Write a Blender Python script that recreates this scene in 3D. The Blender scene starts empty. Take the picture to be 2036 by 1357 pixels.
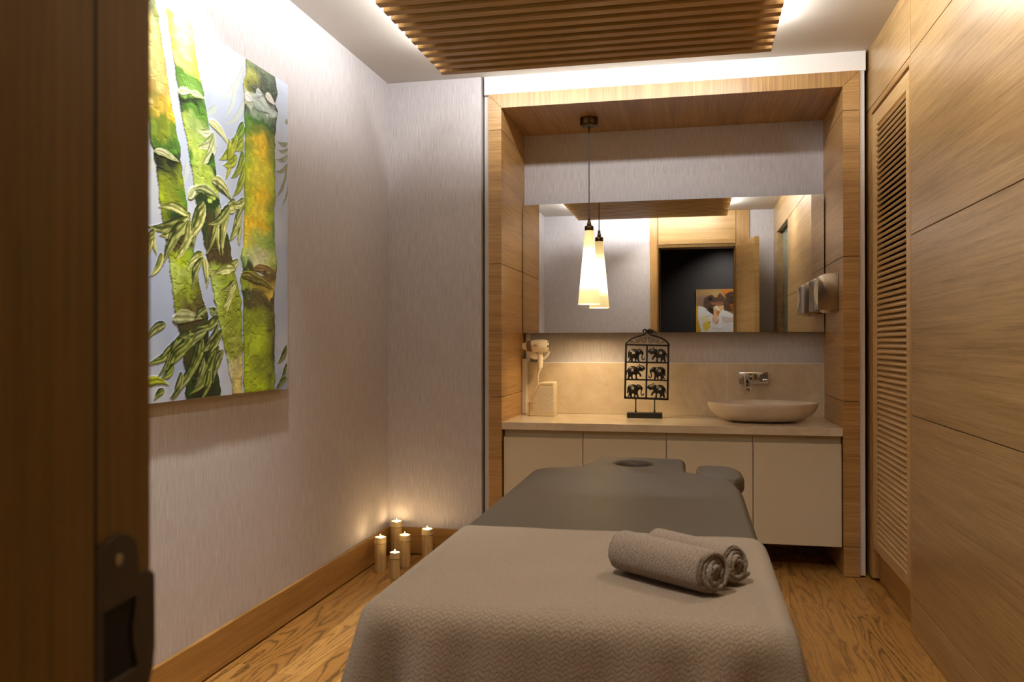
import bpy, bmesh, math, random
import numpy as np
from mathutils import Vector, Matrix
random.seed(7)
rng = np.random.default_rng(11)
S = bpy.context.scene
C = S.collection

# ------------------------------------------------------------------ camera
H = 1.12
F_PX, YAW, PITCH, ROLL = 1666.33, math.radians(12.193), math.radians(0.157), math.radians(-0.069)
fw = Vector((-math.sin(YAW)*math.cos(PITCH), math.cos(YAW)*math.cos(PITCH), math.sin(PITCH)))
rt0 = Vector((math.cos(YAW), math.sin(YAW), 0)); up0 = rt0.cross(fw)
rt = rt0*math.cos(ROLL)+up0*math.sin(ROLL); up = up0*math.cos(ROLL)-rt0*math.sin(ROLL)
cam_data = bpy.data.cameras.new('camera')
cam = bpy.data.objects.new('camera', cam_data); C.objects.link(cam)
cam.matrix_world = Matrix(((rt.x, up.x, -fw.x, 0), (rt.y, up.y, -fw.y, 0), (rt.z, up.z, -fw.z, H), (0, 0, 0, 1)))
cam_data.sensor_fit = 'HORIZONTAL'; cam_data.sensor_width = 36.0
cam_data.lens = F_PX*36.0/2036.0
cam_data.clip_start = 0.02; cam_data.clip_end = 50
cam_data.dof.use_dof = True; cam_data.dof.focus_distance = 3.6; cam_data.dof.aperture_fstop = 7.0
S.camera = cam
# ------------------------------------------------------------------ world, exposure
w = bpy.data.worlds.new('world'); S.world = w; w.use_nodes = True
w.node_tree.nodes['Background'].inputs[0].default_value = (0.0, 0.0, 0.0, 1)
w.node_tree.nodes['Background'].inputs[1].default_value = 0.0
S.view_settings.view_transform = 'Standard'; S.view_settings.look = 'None'
S.view_settings.gamma = 1.0; S.view_settings.use_curve_mapping = False
S.view_settings.exposure = 0.84
S.cycles.max_bounces = 7; S.cycles.diffuse_bounces = 5; S.cycles.glossy_bounces = 4; S.cycles.adaptive_threshold = 0.035
S.cycles.sample_clamp_indirect = 6.0; S.cycles.use_denoising = True
S.cycles.caustics_reflective = False; S.cycles.caustics_refractive = False

# ------------------------------------------------------------------ measures
XL, XR, YF, YB, YM, ZC = -1.5975, 0.821, 4.249, 4.865, 4.7984, 2.514
XLO, XLI, XRI, XRO, ZFO, ZFI = -1.0426, -0.9742, 0.7015, 0.7758, 2.42, 2.347
ZCT, ZM0, ZM1 = 0.710, 1.1806, 1.9273
YW = 0.50                                   # room face of the door wall
LX0, LX1, LY0, LY1, LZ = -1.166, 0.337, 0.93, 3.835, 2.40   # ceiling lattice

# ------------------------------------------------------------------ lights of the room and added fill
def kelvin_col(name):
    return {'cool': (1.0, 0.98, 0.955), 'warm': (1.0, 0.72, 0.38), 'spot': (1.0, 0.955, 0.89)}[name]
def area(name, loc, sx, sy, power, col, direction):
    l = bpy.data.lights.new(name, 'AREA'); l.shape = 'RECTANGLE'; l.size = sx; l.size_y = sy
    l.energy = power; l.color = col
    o = bpy.data.objects.new(name, l); C.objects.link(o); o.location = loc
    o.rotation_euler = Vector(direction).to_track_quat('-Z', 'Y').to_euler()
    return o
ZLED = 2.474
cool = kelvin_col('cool')
xm, ym = (LX0+LX1)/2, (LY0+LY1)/2
# LED tape round the upper edge of the lattice
area('led_tape', (LX0+0.03, ym, ZLED), 0.02, LY1-LY0-0.1, 9.5, cool, (-1, 0, 0.0)).rotation_euler = (0, math.radians(90), 0)
area('led_tape', (LX1-0.03, ym, ZLED), 0.02, LY1-LY0-0.1, 13, cool, (1, 0, 0.0)).rotation_euler = (0, math.radians(-90), 0)
area('led_tape', (xm, LY1-0.03, ZLED), LX1-LX0-0.1, 0.02, 5.6, cool, (0, 1, 0)).rotation_euler = (math.radians(90), 0, 0)
area('led_tape', (xm, LY0+0.03, ZLED), LX1-LX0-0.1, 0.02, 7, cool, (0, -1, 0)).rotation_euler = (math.radians(-90), 0, 0)
def spot(name, loc, target, power, ang, blend, col, r=0.03):
    l = bpy.data.lights.new(name, 'SPOT'); l.energy = power; l.color = col
    l.spot_size = math.radians(ang); l.spot_blend = blend; l.shadow_soft_size = r
    o = bpy.data.objects.new(name, l); C.objects.link(o); o.location = loc
    o.rotation_euler = (Vector(target)-Vector(loc)).to_track_quat('-Z', 'Y').to_euler()
    return o
spot('downlight_or_fill', (-1.27, 2.40, 2.505), (-1.52, 2.42, 1.82), 25, 72, 0.65, kelvin_col('spot'))
spot('downlight_or_fill', (-1.27, 2.40, 2.50), (-1.22, 2.35, 0.0), 60, 62, 0.9, (1.0, 0.91, 0.77))
spot('downlight_or_fill', (0.58, 2.30, 2.50), (0.52, 2.30, 0.0), 22, 110, 0.9, (1.0, 0.92, 0.80))  # unseen fill light, added to brighten the right side
spot('downlight_or_fill', (-0.45, 0.72, 2.50), (-0.50, 1.60, 0.0), 44, 115, 0.9, (1.0, 0.92, 0.80))  # unseen fill light by the door, added to lift walls and table
# the corridor's own picture light
spot('corridor_downlight', (0.45, -0.45, 2.40), (0.33, -0.93, 1.30), 26, 100, 1.0, kelvin_col('spot'))

# ------------------------------------------------------------------ node helpers
def lin(c):
    out = []
    for v in c[:3]:
        v = v/255.0
        out.append(v/12.92 if v <= 0.04045 else ((v+0.055)/1.055)**2.4)
    return (out[0], out[1], out[2], 1.0)
class MT:
    def __init__(self, name, rough=0.5, metallic=0.0, color=None, spec=0.5):
        self.m = bpy.data.materials.new(name); self.m.use_nodes = True
        self.t = self.m.node_tree; self.b = self.t.nodes['Principled BSDF']
        self.b.inputs['Roughness'].default_value = rough; self.b.inputs['Metallic'].default_value = metallic
        self.b.inputs['Specular IOR Level'].default_value = spec
        if color: self.b.inputs['Base Color'].default_value = color
    def n(self, typ, **kw):
        nd = self.t.nodes.new(typ)
        for k, v in kw.items(): setattr(nd, k, v)
        return nd
    def link(self, a, b): self.t.links.new(a, b)
    def set(self, sock, v):
        if hasattr(v, 'is_linked') or hasattr(v, 'links'): self.link(v, sock)
        else: sock.default_value = v
    def coord(self, kind='Object'): return self.n('ShaderNodeTexCoord').outputs[kind]
    def mapping(self, vec, scale, loc=(0, 0, 0), rot=(0, 0, 0)):
        m = self.n('ShaderNodeMapping'); self.link(vec, m.inputs['Vector'])
        m.inputs['Scale'].default_value = scale
        self.set(m.inputs['Location'], loc); m.inputs['Rotation'].default_value = rot
        return m.outputs[0]
    def noise(self, vec, scale=1.0, detail=4, rough=0.55, distort=0.0, dim='3D', w_=None):
        nd = self.n('ShaderNodeTexNoise'); nd.noise_dimensions = dim
        if vec is not None: self.link(vec, nd.inputs['Vector'])
        if w_ is not None: self.set(nd.inputs['W'], w_)
        nd.inputs['Scale'].default_value = scale; nd.inputs['Detail'].default_value = detail
        nd.inputs['Roughness'].default_value = rough; nd.inputs['Distortion'].default_value = distort
        return nd.outputs['Fac']
    def math(self, op, a, b=0.0, c=None):
        nd = self.n('ShaderNodeMath', operation=op)
        self.set(nd.inputs[0], a); self.set(nd.inputs[1], b)
        if c is not None: self.set(nd.inputs[2], c)
        return nd.outputs[0]
    def ramp(self, fac, stops, interp='LINEAR'):
        r = self.n('ShaderNodeValToRGB'); self.link(fac, r.inputs[0]); cr = r.color_ramp; cr.interpolation = interp
        while len(cr.elements) < len(stops): cr.elements.new(0.5)
        for e, (p, c) in zip(cr.elements, stops): e.position = p; e.color = c
        return r.outputs[0]
    def mix(self, fac, a, b, blend='MIX'):
        nd = self.n('ShaderNodeMix', data_type='RGBA', blend_type=blend)
        self.set(nd.inputs[0], fac); self.set(nd.inputs[6], a); self.set(nd.inputs[7], b)
        return nd.outputs[2]
    def sep(self, vec):
        s = self.n('ShaderNodeSeparateXYZ'); self.link(vec, s.inputs[0]); return s.outputs
    def comb(self, x, y, z):
        s = self.n('ShaderNodeCombineXYZ'); self.set(s.inputs[0], x); self.set(s.inputs[1], y); self.set(s.inputs[2], z); return s.outputs[0]
    def bump(self, height, strength=0.3, dist=0.001):
        b = self.n('ShaderNodeBump'); self.link(height, b.inputs['Height'])
        b.inputs['Strength'].default_value = strength; b.inputs['Distance'].default_value = dist
        self.link(b.outputs[0], self.b.inputs['Normal'])
    def base(self, c): self.set(self.b.inputs['Base Color'], c)
    def rnd(self): return self.n('ShaderNodeObjectInfo').outputs['Random']

def G(v): return (v, v, v, 1)
def plain(name, rgb, rough=0.5, metallic=0.0, grain=0.06, scale=60, bump=0.0):
    t = MT(name, rough, metallic)
    n = t.noise(t.coord(), scale, 3)
    c = lin(rgb)
    lo = tuple(x*(1-grain) for x in c[:3])+(1,); hi = tuple(min(1, x*(1+grain)) for x in c[:3])+(1,)
    t.base(t.ramp(n, [(0.3, lo), (0.7, hi)]))
    if bump: t.bump(n, bump, 0.0006)
    return t.m
# straight-grained oak veneer; across = axis the grain lines follow one another along
def veneer(name, dark, light, along, rough=0.38, scale=1.0, bands=0.0):
    t = MT(name, rough)
    co = t.coord(); rnd = t.rnd()
    off = t.math('MULTIPLY', rnd, 7.3)
    def sc(a, b): return tuple(b if 'XYZ'[i] not in along else a for i in range(3))
    v = t.mapping(co, sc(0.55*scale, 22*scale), t.comb(off, off, off))
    broad = t.noise(v, 1.0, 4, 0.55, 0.25)
    v2 = t.mapping(co, sc(3.0*scale, 150*scale), t.comb(off, off, off))
    fine = t.noise(v2, 1.0, 5, 0.6)
    v3 = t.mapping(co, sc(14*scale, 520*scale))
    pore = t.noise(v3, 1.0, 2, 0.5)
    f = t.math('ADD', t.math('MULTIPLY', broad, 0.40), t.math('MULTIPLY', fine, 0.60))
    base = t.ramp(f, [(0.34, lin(dark)), (0.66, lin(light))])
    pm = t.ramp(pore, [(0.36, G(0.72)), (0.50, G(1.0))])
    base = t.mix(0.55, base, pm, 'MULTIPLY')
    if bands:
        s = t.sep(co)
        bi = t.math('FLOOR', t.math('DIVIDE', s[0], bands))
        wn = t.n('ShaderNodeTexWhiteNoise', noise_dimensions='1D'); t.link(bi, wn.inputs['W'])
        base = t.mix(0.5, base, t.ramp(wn.outputs['Value'], [(0, G(0.62)), (1, G(1.0))]), 'MULTIPLY')
    t.base(base)
    return t.m
M = {}
OAK_D, OAK_L = (150, 112, 62), (204, 162, 104)
M['oak_h'] = veneer('oak_veneer_horizontal', OAK_D, OAK_L, 'XY', 0.36)
M['oak_wall'] = veneer('oak_veneer_wall', (150, 118, 72), (204, 168, 116), 'Y', 0.31)
M['oak_head'] = veneer('oak_veneer_header', OAK_D, OAK_L, 'YZ', 0.36, bands=0.13)
M['oak_v'] = veneer('oak_veneer_upright', OAK_D, OAK_L, 'Z', 0.36)
M['oak_door'] = veneer('oak_veneer_door', (168, 130, 76), (208, 170, 110), 'XY', 0.36)
M['oak_slat'] = veneer('oak_slat', (152, 114, 58), (186, 146, 84), 'X', 0.5)
M['oak_louvre'] = veneer('oak_louvre', (190, 152, 98), (224, 190, 136), 'Y', 0.42)
M['oak_base'] = veneer('oak_baseboard', (150, 110, 54), (186, 142, 80), 'XY', 0.36)
M['jamb'] = veneer('oak_jamb_shaded', (120, 91, 40), (152, 117, 58), 'Z', 0.42)  # same oak as the casing, darkened in colour for the unlit doorway

def wallpaper(name, lo, hi):
    t = MT(name, 0.85)
    co = t.coord(); s = t.sep(co)
    u = t.math('ADD', s[0], s[1])
    v = t.comb(t.math('MULTIPLY', u, 380.0), t.math('MULTIPLY', s[2], 14.0), 0.0)
    strand = t.noise(v, 1.0, 3, 0.6)
    v2 = t.comb(t.math('MULTIPLY', u, 150.0), t.math('MULTIPLY', s[2], 4.0), 3.0)
    band = t.noise(v2, 1.0, 3, 0.6)
    f = t.math('ADD', t.math('MULTIPLY', strand, 0.75), t.math('MULTIPLY', band, 0.25))
    t.base(t.ramp(f, [(0.32, lin(lo)), (0.68, lin(hi))]))
    t.bump(f, 0.45, 0.0016)
    return t.m
M['paper'] = wallpaper('woven_wallpaper', (172, 168, 171), (210, 206, 208))
M['ceil'] = plain('ceiling_paint', (204, 199, 191), 0.7, grain=0.02, scale=3)
M['white'] = plain('white_lacquer', (240, 238, 235), 0.35, grain=0.01)
M['offwhite'] = plain('white_trim_side', (226, 222, 216), 0.5, grain=0.01)
M['dark'] = plain('dark_void', (26, 20, 16), 0.8)
M['corr'] = plain('corridor_paint', (40, 34, 31), 0.7, grain=0.1, scale=200)
M['cream'] = plain('cream_lacquer', (214, 204, 180), 0.3, grain=0.012, scale=8)
M['creamrail'] = plain('cream_rail', (186, 176, 150), 0.4, grain=0.012)
M['black'] = plain('black_iron', (26, 22, 19), 0.42, grain=0.25, scale=300, bump=0.3)
M['bronze'] = plain('aged_bronze', (84, 66, 42), 0.32, 1.0, grain=0.15)
M['cord'] = plain('cord_fabric', (60, 52, 46), 0.7)
M['ivory'] = plain('ivory_plastic', (238, 230, 212), 0.32, grain=0.02)
M['ivory2'] = plain('ivory_carved', (232, 218, 186), 0.45, grain=0.04)
M['tan'] = plain('carved_ground', (212, 190, 148), 0.6)
M['greyband'] = plain('taupe_band', (128, 108, 90), 0.35, 0.3)
M['greyprint'] = plain('grey_print', (150, 138, 122), 0.6)
M['chrome'] = plain('chrome', (215, 212, 208), 0.06, 1.0, grain=0.01)
M['steel'] = plain('brushed_steel', (176, 166, 154), 0.22, 1.0, grain=0.03)
M['iron'] = plain('strike_steel', (92, 84, 74), 0.45, 0.7, grain=0.08)
M['wax'] = plain('wax', (250, 236, 206), 0.5)
M['silver'] = plain('silver_inlay', (214, 206, 190), 0.18, 0.9)
M['glassedge'] = plain('green_glass', (120, 150, 142), 0.08, grain=0.02)
M['leather'] = MT('table_cover', 0.5).m
t = MT('taupe_cover', 0.5)
n1 = t.noise(t.coord(), 420, 3); n2 = t.noise(t.coord(), 3.0, 2)
t.base(t.mix(n2, lin((70, 60, 46)), lin((79, 69, 54)))); t.bump(n1, 0.15, 0.0008)
M['leather'] = t.m
M['mirror'] = MT('mirror_silvering', 0.0, 1.0, (0.86, 0.87, 0.87, 1)).m

# oak floor boards with cathedral figure
t = MT('oak_floor_board', 0.34)
co = t.coord(); rnd = t.rnd()
v = t.mapping(co, (9.0, 1.15, 1.0))
fig = t.noise(v, 1.0, 2, 0.45, 0.4, '4D', t.math('MULTIPLY', rnd, 57.0))
jag0 = t.noise(t.mapping(co, (150, 22, 1)), 1.0, 3, 0.65)
ringf = t.math('FRACT', t.math('MULTIPLY', t.math('ADD', fig, t.math('MULTIPLY', jag0, 0.05)), 13.0))
ring = t.ramp(ringf, [(0.0, G(0.16)), (0.2, G(0.9)), (0.6, G(1.0)), (0.88, G(0.74)), (1.0, G(0.26))])
jag = t.noise(t.mapping(co, (240, 9, 1)), 1.0, 4, 0.65)
pore = t.ramp(jag, [(0.38, G(0.62)), (0.52, G(1.0))])
basec = t.mix(rnd, lin((174, 124, 62)), lin((206, 156, 86)))
amt = t.math('ADD', 0.35, t.math('MULTIPLY', t.math('FRACT', t.math('MULTIPLY', rnd, 13.7)), 0.65))
c1 = t.mix(amt, basec, ring, 'MULTIPLY')
c1 = t.mix(0.6, c1, pore, 'MULTIPLY')
t.base(c1); t.bump(t.math('ADD', ringf, jag), 0.06, 0.0008)
M['floor'] = t.m

# beige marble
t = MT('beige_marble', 0.18)
co = t.coord()
n1 = t.noise(co, 5.0, 8, 0.62, 0.6); n2 = t.noise(co, 2.2, 6, 0.6, 1.4)
vein = t.ramp(t.math('ABSOLUTE', t.math('SUBTRACT', n2, 0.5)), [(0.0, G(0.66)), (0.012, G(0.86)), (0.04, G(1.0))])
t.base(t.mix(0.28, t.ramp(n1, [(0.3, lin((206, 188, 160))), (0.7, lin((228, 214, 190)))]), vein, 'MULTIPLY'))
M['marble'] = t.m
t = MT('basin_stone', 0.32)
t.base(t.ramp(t.noise(t.coord(), 9, 5), [(0.3, lin((214, 198, 178))), (0.7, lin((228, 214, 196)))]))
M['basin'] = t.m

# terry towel: zigzag ribs cut across by short notches, laid out on the cloth's own UV (metres)
def towel(name, lo, hi, strength=1.0, pw=0.009, pv=0.0086):
    t = MT(name, 0.95, spec=0.15)
    uv = t.coord('UV'); s = t.sep(uv)
    wob = t.noise(uv, 70, 3)
    u = t.math('ADD', s[0], t.math('MULTIPLY', t.math('SUBTRACT', wob, 0.5), 0.012))
    vv = t.math('ADD', s[1], t.math('MULTIPLY', t.math('SUBTRACT', wob, 0.5), 0.011))
    tri = t.math('PINGPONG', u, pw)
    zz = t.math('DIVIDE', t.math('ADD', vv, t.math('MULTIPLY', tri, 0.8)), pv)
    fr = t.math('FRACT', zz)
    rib = t.ramp(fr, [(0.0, G(0.1)), (0.10, G(0.80)), (0.5, G(1.0)), (0.90, G(0.80)), (1.0, G(0.1))])
    row = t.math('FLOOR', zz)
    cut = t.math('FRACT', t.math('ADD', t.math('DIVIDE', u, pw), t.math('MULTIPLY', row, 0.5)))
    notch = t.ramp(cut, [(0.0, G(0.40)), (0.10, G(1.0)), (0.90, G(1.0)), (1.0, G(0.40))])
    fuzz = t.noise(uv, 900, 3, 0.7)
    h = t.math('ADD', t.math('MULTIPLY', t.math('MULTIPLY', rib, notch), 1.0), t.math('MULTIPLY', fuzz, 0.95))
    big = t.noise(uv, 6, 3)
    col = t.mix(t.math('MULTIPLY', h, 0.66), lin(lo), lin(hi))
    col = t.mix(0.25, col, t.ramp(big, [(0.3, G(0.85)), (0.7, G(1.0))]), 'MULTIPLY')
    t.base(col)
    t.b.inputs['Sheen Weight'].default_value = 0.25; t.b.inputs['Sheen Roughness'].default_value = 0.5
    t.bump(h, 0.8*strength, 0.0032)
    return t.m
M['towel'] = towel('terry_cloth', (98, 81, 66), (170, 150, 127), 0.75)
M['towel_roll'] = towel('terry_roll', (88, 71, 58), (174, 154, 134), 1.0, 0.008, 0.0080)

t = MT('bamboo_cane', 0.42)
co = t.coord()
n = t.noise(t.mapping(co, (60, 60, 5)), 1.0, 4)
t.base(t.mix(t.rnd(), t.ramp(n, [(0.3, lin((178, 150, 98))), (0.7, lin((216, 190, 138)))]), t.ramp(n, [(0.3, lin((190, 160, 104))), (0.7, lin((226, 200, 146)))])))
M['bamboo'] = t.m
M['bamboo_ring'] = plain('bamboo_node', (112, 82, 46), 0.6)
def emit(name, rgb, strength):
    m = bpy.data.materials.new(name); m.use_nodes = True
    nt = m.node_tree; b = nt.nodes['Principled BSDF']
    b.inputs['Base Color'].default_value = rgb+(1,)
    b.inputs['Emission Color'].default_value = rgb+(1,); b.inputs['Emission Strength'].default_value = strength
    return m
M['flame'] = emit('flame', (1.0, 0.72, 0.36), 60)
# opal glass shade, lit by the bulb behind it: brightest round the bulb
m = bpy.data.materials.new('opal_glass'); m.use_nodes = True; nt = m.node_tree
b = nt.nodes['Principled BSDF']; b.inputs['Roughness'].default_value = 0.25
b.inputs['Base Color'].default_value = (0.9, 0.75, 0.45, 1)
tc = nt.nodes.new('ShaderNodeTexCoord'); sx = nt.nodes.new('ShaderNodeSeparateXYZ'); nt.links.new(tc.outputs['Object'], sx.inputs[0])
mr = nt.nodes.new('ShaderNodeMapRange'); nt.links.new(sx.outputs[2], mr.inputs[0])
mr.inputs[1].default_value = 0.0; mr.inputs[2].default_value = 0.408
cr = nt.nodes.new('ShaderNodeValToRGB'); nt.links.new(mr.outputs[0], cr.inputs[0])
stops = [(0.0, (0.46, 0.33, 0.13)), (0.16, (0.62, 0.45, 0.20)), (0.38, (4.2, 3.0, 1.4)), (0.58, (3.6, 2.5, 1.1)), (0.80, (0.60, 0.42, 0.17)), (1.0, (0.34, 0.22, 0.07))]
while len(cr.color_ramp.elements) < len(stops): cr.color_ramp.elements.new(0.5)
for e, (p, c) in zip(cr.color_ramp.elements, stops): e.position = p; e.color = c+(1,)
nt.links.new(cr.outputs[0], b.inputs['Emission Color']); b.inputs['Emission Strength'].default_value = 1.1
M['opal'] = m

# ------------------------------------------------------------------ mesh helpers
ORG = {}
def world_org(o): return ORG.get(o.name, Vector((0, 0, 0)))
def tag(o, label=None, cat=None, group=None, kind=None):
    if label: o['label'] = label
    if cat: o['category'] = cat
    if group: o['group'] = group
    if kind: o['kind'] = kind
    return o
def thing(name, label, cat, loc, group=None):
    o = bpy.data.objects.new(name, None); C.objects.link(o); o.location = loc
    o.empty_display_size = 0.05
    ORG[o.name] = Vector(loc)
    return tag(o, label, cat, group)
def obj(name, bm, mat, parent=None, smooth=False, org=None):
    me = bpy.data.meshes.new(name)
    if org is None: org = world_org(parent) if parent else Vector((0, 0, 0))
    org = Vector(org)
    if isinstance(bm, bmesh.types.BMesh):
        bmesh.ops.translate(bm, verts=bm.verts[:], vec=-org)
        bmesh.ops.recalc_face_normals(bm, faces=bm.faces[:])
        bm.to_mesh(me); bm.free()
    else:
        V, Fc = bm; me.from_pydata([tuple(Vector(v)-org) for v in V], [], Fc); me.update()
    if smooth:
        me.polygons.foreach_set('use_smooth', [True]*len(me.polygons))
        if smooth != 'all': me.set_sharp_from_angle(angle=math.radians(smooth if smooth is not True else 40))
    me.materials.append(M[mat] if isinstance(mat, str) else mat)
    o = bpy.data.objects.new(name, me); C.objects.link(o)
    if parent:
        o.parent = parent; o.location = org-world_org(parent)
    else: o.location = org
    ORG[o.name] = org
    return o
def NB(): return bmesh.new()
def box(bm, x0, x1, y0, y1, z0, z1, bev=0.0, seg=1):
    vs = [bm.verts.new(p) for p in ((x0, y0, z0), (x1, y0, z0), (x1, y1, z0), (x0, y1, z0), (x0, y0, z1), (x1, y0, z1), (x1, y1, z1), (x0, y1, z1))]
    fs = [bm.faces.new([vs[i] for i in f]) for f in ((0, 3, 2, 1), (4, 5, 6, 7), (0, 1, 5, 4), (1, 2, 6, 5), (2, 3, 7, 6), (3, 0, 4, 7))]
    if bev:
        es = list({e for f in fs for e in f.edges})
        bmesh.ops.bevel(bm, geom=es, offset=bev, segments=seg, affect='EDGES', profile=0.5)
    return bm
def B(*a, **k): return box(NB(), *a, **k)
def to3(axis, a, b, h):
    return {'X': (h, a, b), 'Y': (a, h, b), 'Z': (a, b, h)}[axis]
def prism(bm, pts, axis, lo, hi, holes=(), bev=0.0, seg=2):
    start = set(bm.faces)
    loops = [pts]+list(holes); edges = []
    for lp in loops:
        vs = [bm.verts.new(to3(axis, a, b, lo)) for a, b in lp]
        edges += [bm.edges.new((vs[i], vs[(i+1) % len(vs)])) for i in range(len(vs))]
    if holes or len(pts) > 40:
        bmesh.ops.triangle_fill(bm, use_beauty=True, use_dissolve=False, edges=edges)
        faces = [f for f in bm.faces if f not in start]
    else:
        vs = [e.verts[0] for e in edges]
        vs = []
        for i, e in enumerate(edges): vs.append((set(e.verts) & set(edges[i-1].verts)).pop())
        faces = [bm.faces.new(vs)]
    ret = bmesh.ops.extrude_face_region(bm, geom=faces)
    nv = [g for g in ret['geom'] if isinstance(g, bmesh.types.BMVert)]
    d = {'X': Vector((1, 0, 0)), 'Y': Vector((0, 1, 0)), 'Z': Vector((0, 0, 1))}[axis]*(hi-lo)
    bmesh.ops.translate(bm, verts=nv, vec=d)
    bmesh.ops.recalc_face_normals(bm, faces=bm.faces[:])
    if bev:
        allf = [f for f in bm.faces if f not in start]
        es = [e for e in {e for f in allf for e in f.edges} if len(e.link_faces) == 2 and e.calc_face_angle(0) > 1.0]
        bmesh.ops.bevel(bm, geom=es, offset=bev, segments=seg, affect='EDGES', profile=0.5)
    return bm
def tube(bm, path, r, seg=8, closed=False, caps=True):
    P = [Vector(p) for p in path]; n = len(P)
    rs = r if hasattr(r, '__len__') else [r]*n
    rings = []; prev = None
    for i, p in enumerate(P):
        if closed: d = P[(i+1) % n]-P[i-1]
        else: d = P[min(i+1, n-1)]-P[max(i-1, 0)]
        d.normalize()
        if prev is None:
            a = Vector((0, 0, 1)) if abs(d.z) < 0.9 else Vector((1, 0, 0))
            u = d.cross(a).normalized()
        else: u = (prev-d*prev.dot(d)).normalized()
        prev = u; v = d.cross(u)
        rings.append([bm.verts.new(p+(u*math.cos(2*math.pi*k/seg)+v*math.sin(2*math.pi*k/seg))*rs[i]) for k in range(seg)])
    for i in range(n if closed else n-1):
        a, b2 = rings[i], rings[(i+1) % n]
        for k in range(seg): bm.faces.new((a[k], a[(k+1) % seg], b2[(k+1) % seg], b2[k]))
    if caps and not closed:
        bm.faces.new(rings[0]); bm.faces.new(rings[-1])
    return bm
def lathe(bm, prof, center, axis='Z', seg=24, closed_ends=True, squash=(1, 1)):
    cx, cy, cz = center; rings = []
    for r, h in prof:
        ring = []
        for k in range(seg):
            a = 2*math.pi*k/seg; p, q = r*math.cos(a)*squash[0], r*math.sin(a)*squash[1]
            if axis == 'Z': ring.append(bm.verts.new((cx+p, cy+q, cz+h)))
            elif axis == 'X': ring.append(bm.verts.new((cx+h, cy+p, cz+q)))
            else: ring.append(bm.verts.new((cx+p, cy+h, cz+q)))
        rings.append(ring)
    for i in range(len(rings)-1):
        for k in range(seg): bm.faces.new((rings[i][k], rings[i][(k+1) % seg], rings[i+1][(k+1) % seg], rings[i+1][k]))
    if closed_ends:
        bm.faces.new(rings[0]); bm.faces.new(rings[-1])
    return bm
def catmull(pts, per=6, closed=True):
    n = len(pts); out = []
    rngi = range(n if closed else n-1)
    for i in rngi:
        def g(k):
            return pts[k % n] if closed else pts[max(0, min(n-1, k))]
        p0, p1, p2, p3 = [np.array(g(i+k), float) for k in (-1, 0, 1, 2)]
        for s in range(per):
            u = s/per
            out.append(tuple(0.5*((2*p1)+(-p0+p2)*u+(2*p0-5*p1+4*p2-p3)*u*u+(-p0+3*p1-3*p2+p3)*u**3)))
    if not closed: out.append(tuple(pts[-1]))
    return out
def round_poly(pts, rad, seg=5):
    out = []; n = len(pts)
    rads = rad if hasattr(rad, '__len__') else [rad]*n
    for i in range(n):
        p = Vector(pts[i]); a = Vector(pts[i-1])-p; b2 = Vector(pts[(i+1) % n])-p
        r = min(rads[i], a.length*0.48, b2.length*0.48)
        if r <= 0: out.append(tuple(p)); continue
        s, e = p+a.normalized()*r, p+b2.normalized()*r
        for k in range(seg+1):
            u = k/seg; out.append(tuple(s*(1-u)**2+p*2*u*(1-u)+e*u*u))
    return out

# ================================================================== STRUCTURE
def struct(name, bm, mat, label=None):
    o = obj(name, bm, mat); tag(o, label, kind='structure'); return o
# floor: slab + individual boards
floor = struct('floor', B(-2.2, 1.6, -1.6, 5.1, -0.12, -0.012), 'dark', 'oak floor of short boards running towards the vanity')
x = XL-0.01
wd = 0.112; ci = 0
while x < 1.0:
    y = -1.2-random.random()*0.5
    while y < 4.9:
        L = random.choice((0.42, 0.5, 0.62, 0.75, 0.9))
        y1 = min(y+L, 4.95)
        if y1 > 0.3 or (x > -0.6 and x < 0.6):
            obj('floor_board', B(x+0.0002, x+wd-0.0002, y+0.0002, y1-0.0002, -0.012, 0.0, bev=0.0005), 'floor', floor, org=((x+wd/2), (y+y1)/2, -0.006))
        y = y1
    x += wd; ci += 1
# ceiling
struct('ceiling', B(-2.2, 1.6, -1.6, 5.1, ZC, ZC+0.1), 'ceil', 'smooth off-white ceiling above the oak lattice')
# left wall, end wall beside the niche, niche wall
struct('wall_left', B(XL-0.12, XL, YW-0.2, 5.0, 0, ZC), 'paper', 'grey-beige woven wallpaper wall with the bamboo painting')
struct('wall_back', B(XL, -1.082, YF, 5.0, 0, ZC), 'paper', 'narrow wallpapered end wall left of the oak niche')
struct('wall_niche', B(-1.082, 0.95, YB, YB+0.12, 0, ZC), 'paper', 'wallpapered wall inside the oak niche around the mirror')
struct('baseboard_left', B(XL, XL+0.015, YW+0.0, YF, 0.006, 0.143, bev=0.0015), 'oak_base', 'oak skirting board along the painting wall')
struct('baseboard_back', B(XL+0.0155, -1.082, YF-0.015, YF, 0.006, 0.143, bev=0.0015), 'oak_base', 'oak skirting board on the end wall behind the candles')
# right wall: carcass with veneer panels standing proud of the joints
wr = struct('wall_right', B(XR+0.10, XR+0.22, YW-0.2, YB, 0, ZC), 'dark', 'oak veneer panelled wall right of the massage table')
ZJ = [0.0, 0.1455, 0.840, 1.5355, 2.2300, ZC]
g = 0.0016
for a, bz in zip(ZJ[:-1], ZJ[1:]):
    lo, hi = a+(g if a > 0 else 0.004), bz-(g if bz < ZC else 0)
    obj('panel', B(XR, XR+0.1, 1.822, 3.475, lo, hi, bev=0.0008), 'oak_wall', wr)
    obj('panel', B(XR, XR+0.1, YW, 0.875, lo, hi, bev=0.0008), 'oak_wall', wr)
obj('panel', B(XR, XR+0.1, 0.877, 1.820, ZJ[4]+g, ZC), 'oak_wall', wr)
obj('panel', B(XR, XR+0.1, 3.478, 4.335, ZJ[4]+g, ZC), 'oak_wall', wr)
obj('window_reveal', B(XR+0.085, XR+0.1, 0.877, 1.820, 0.0, ZJ[4]), 'oak_wall', wr)
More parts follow.
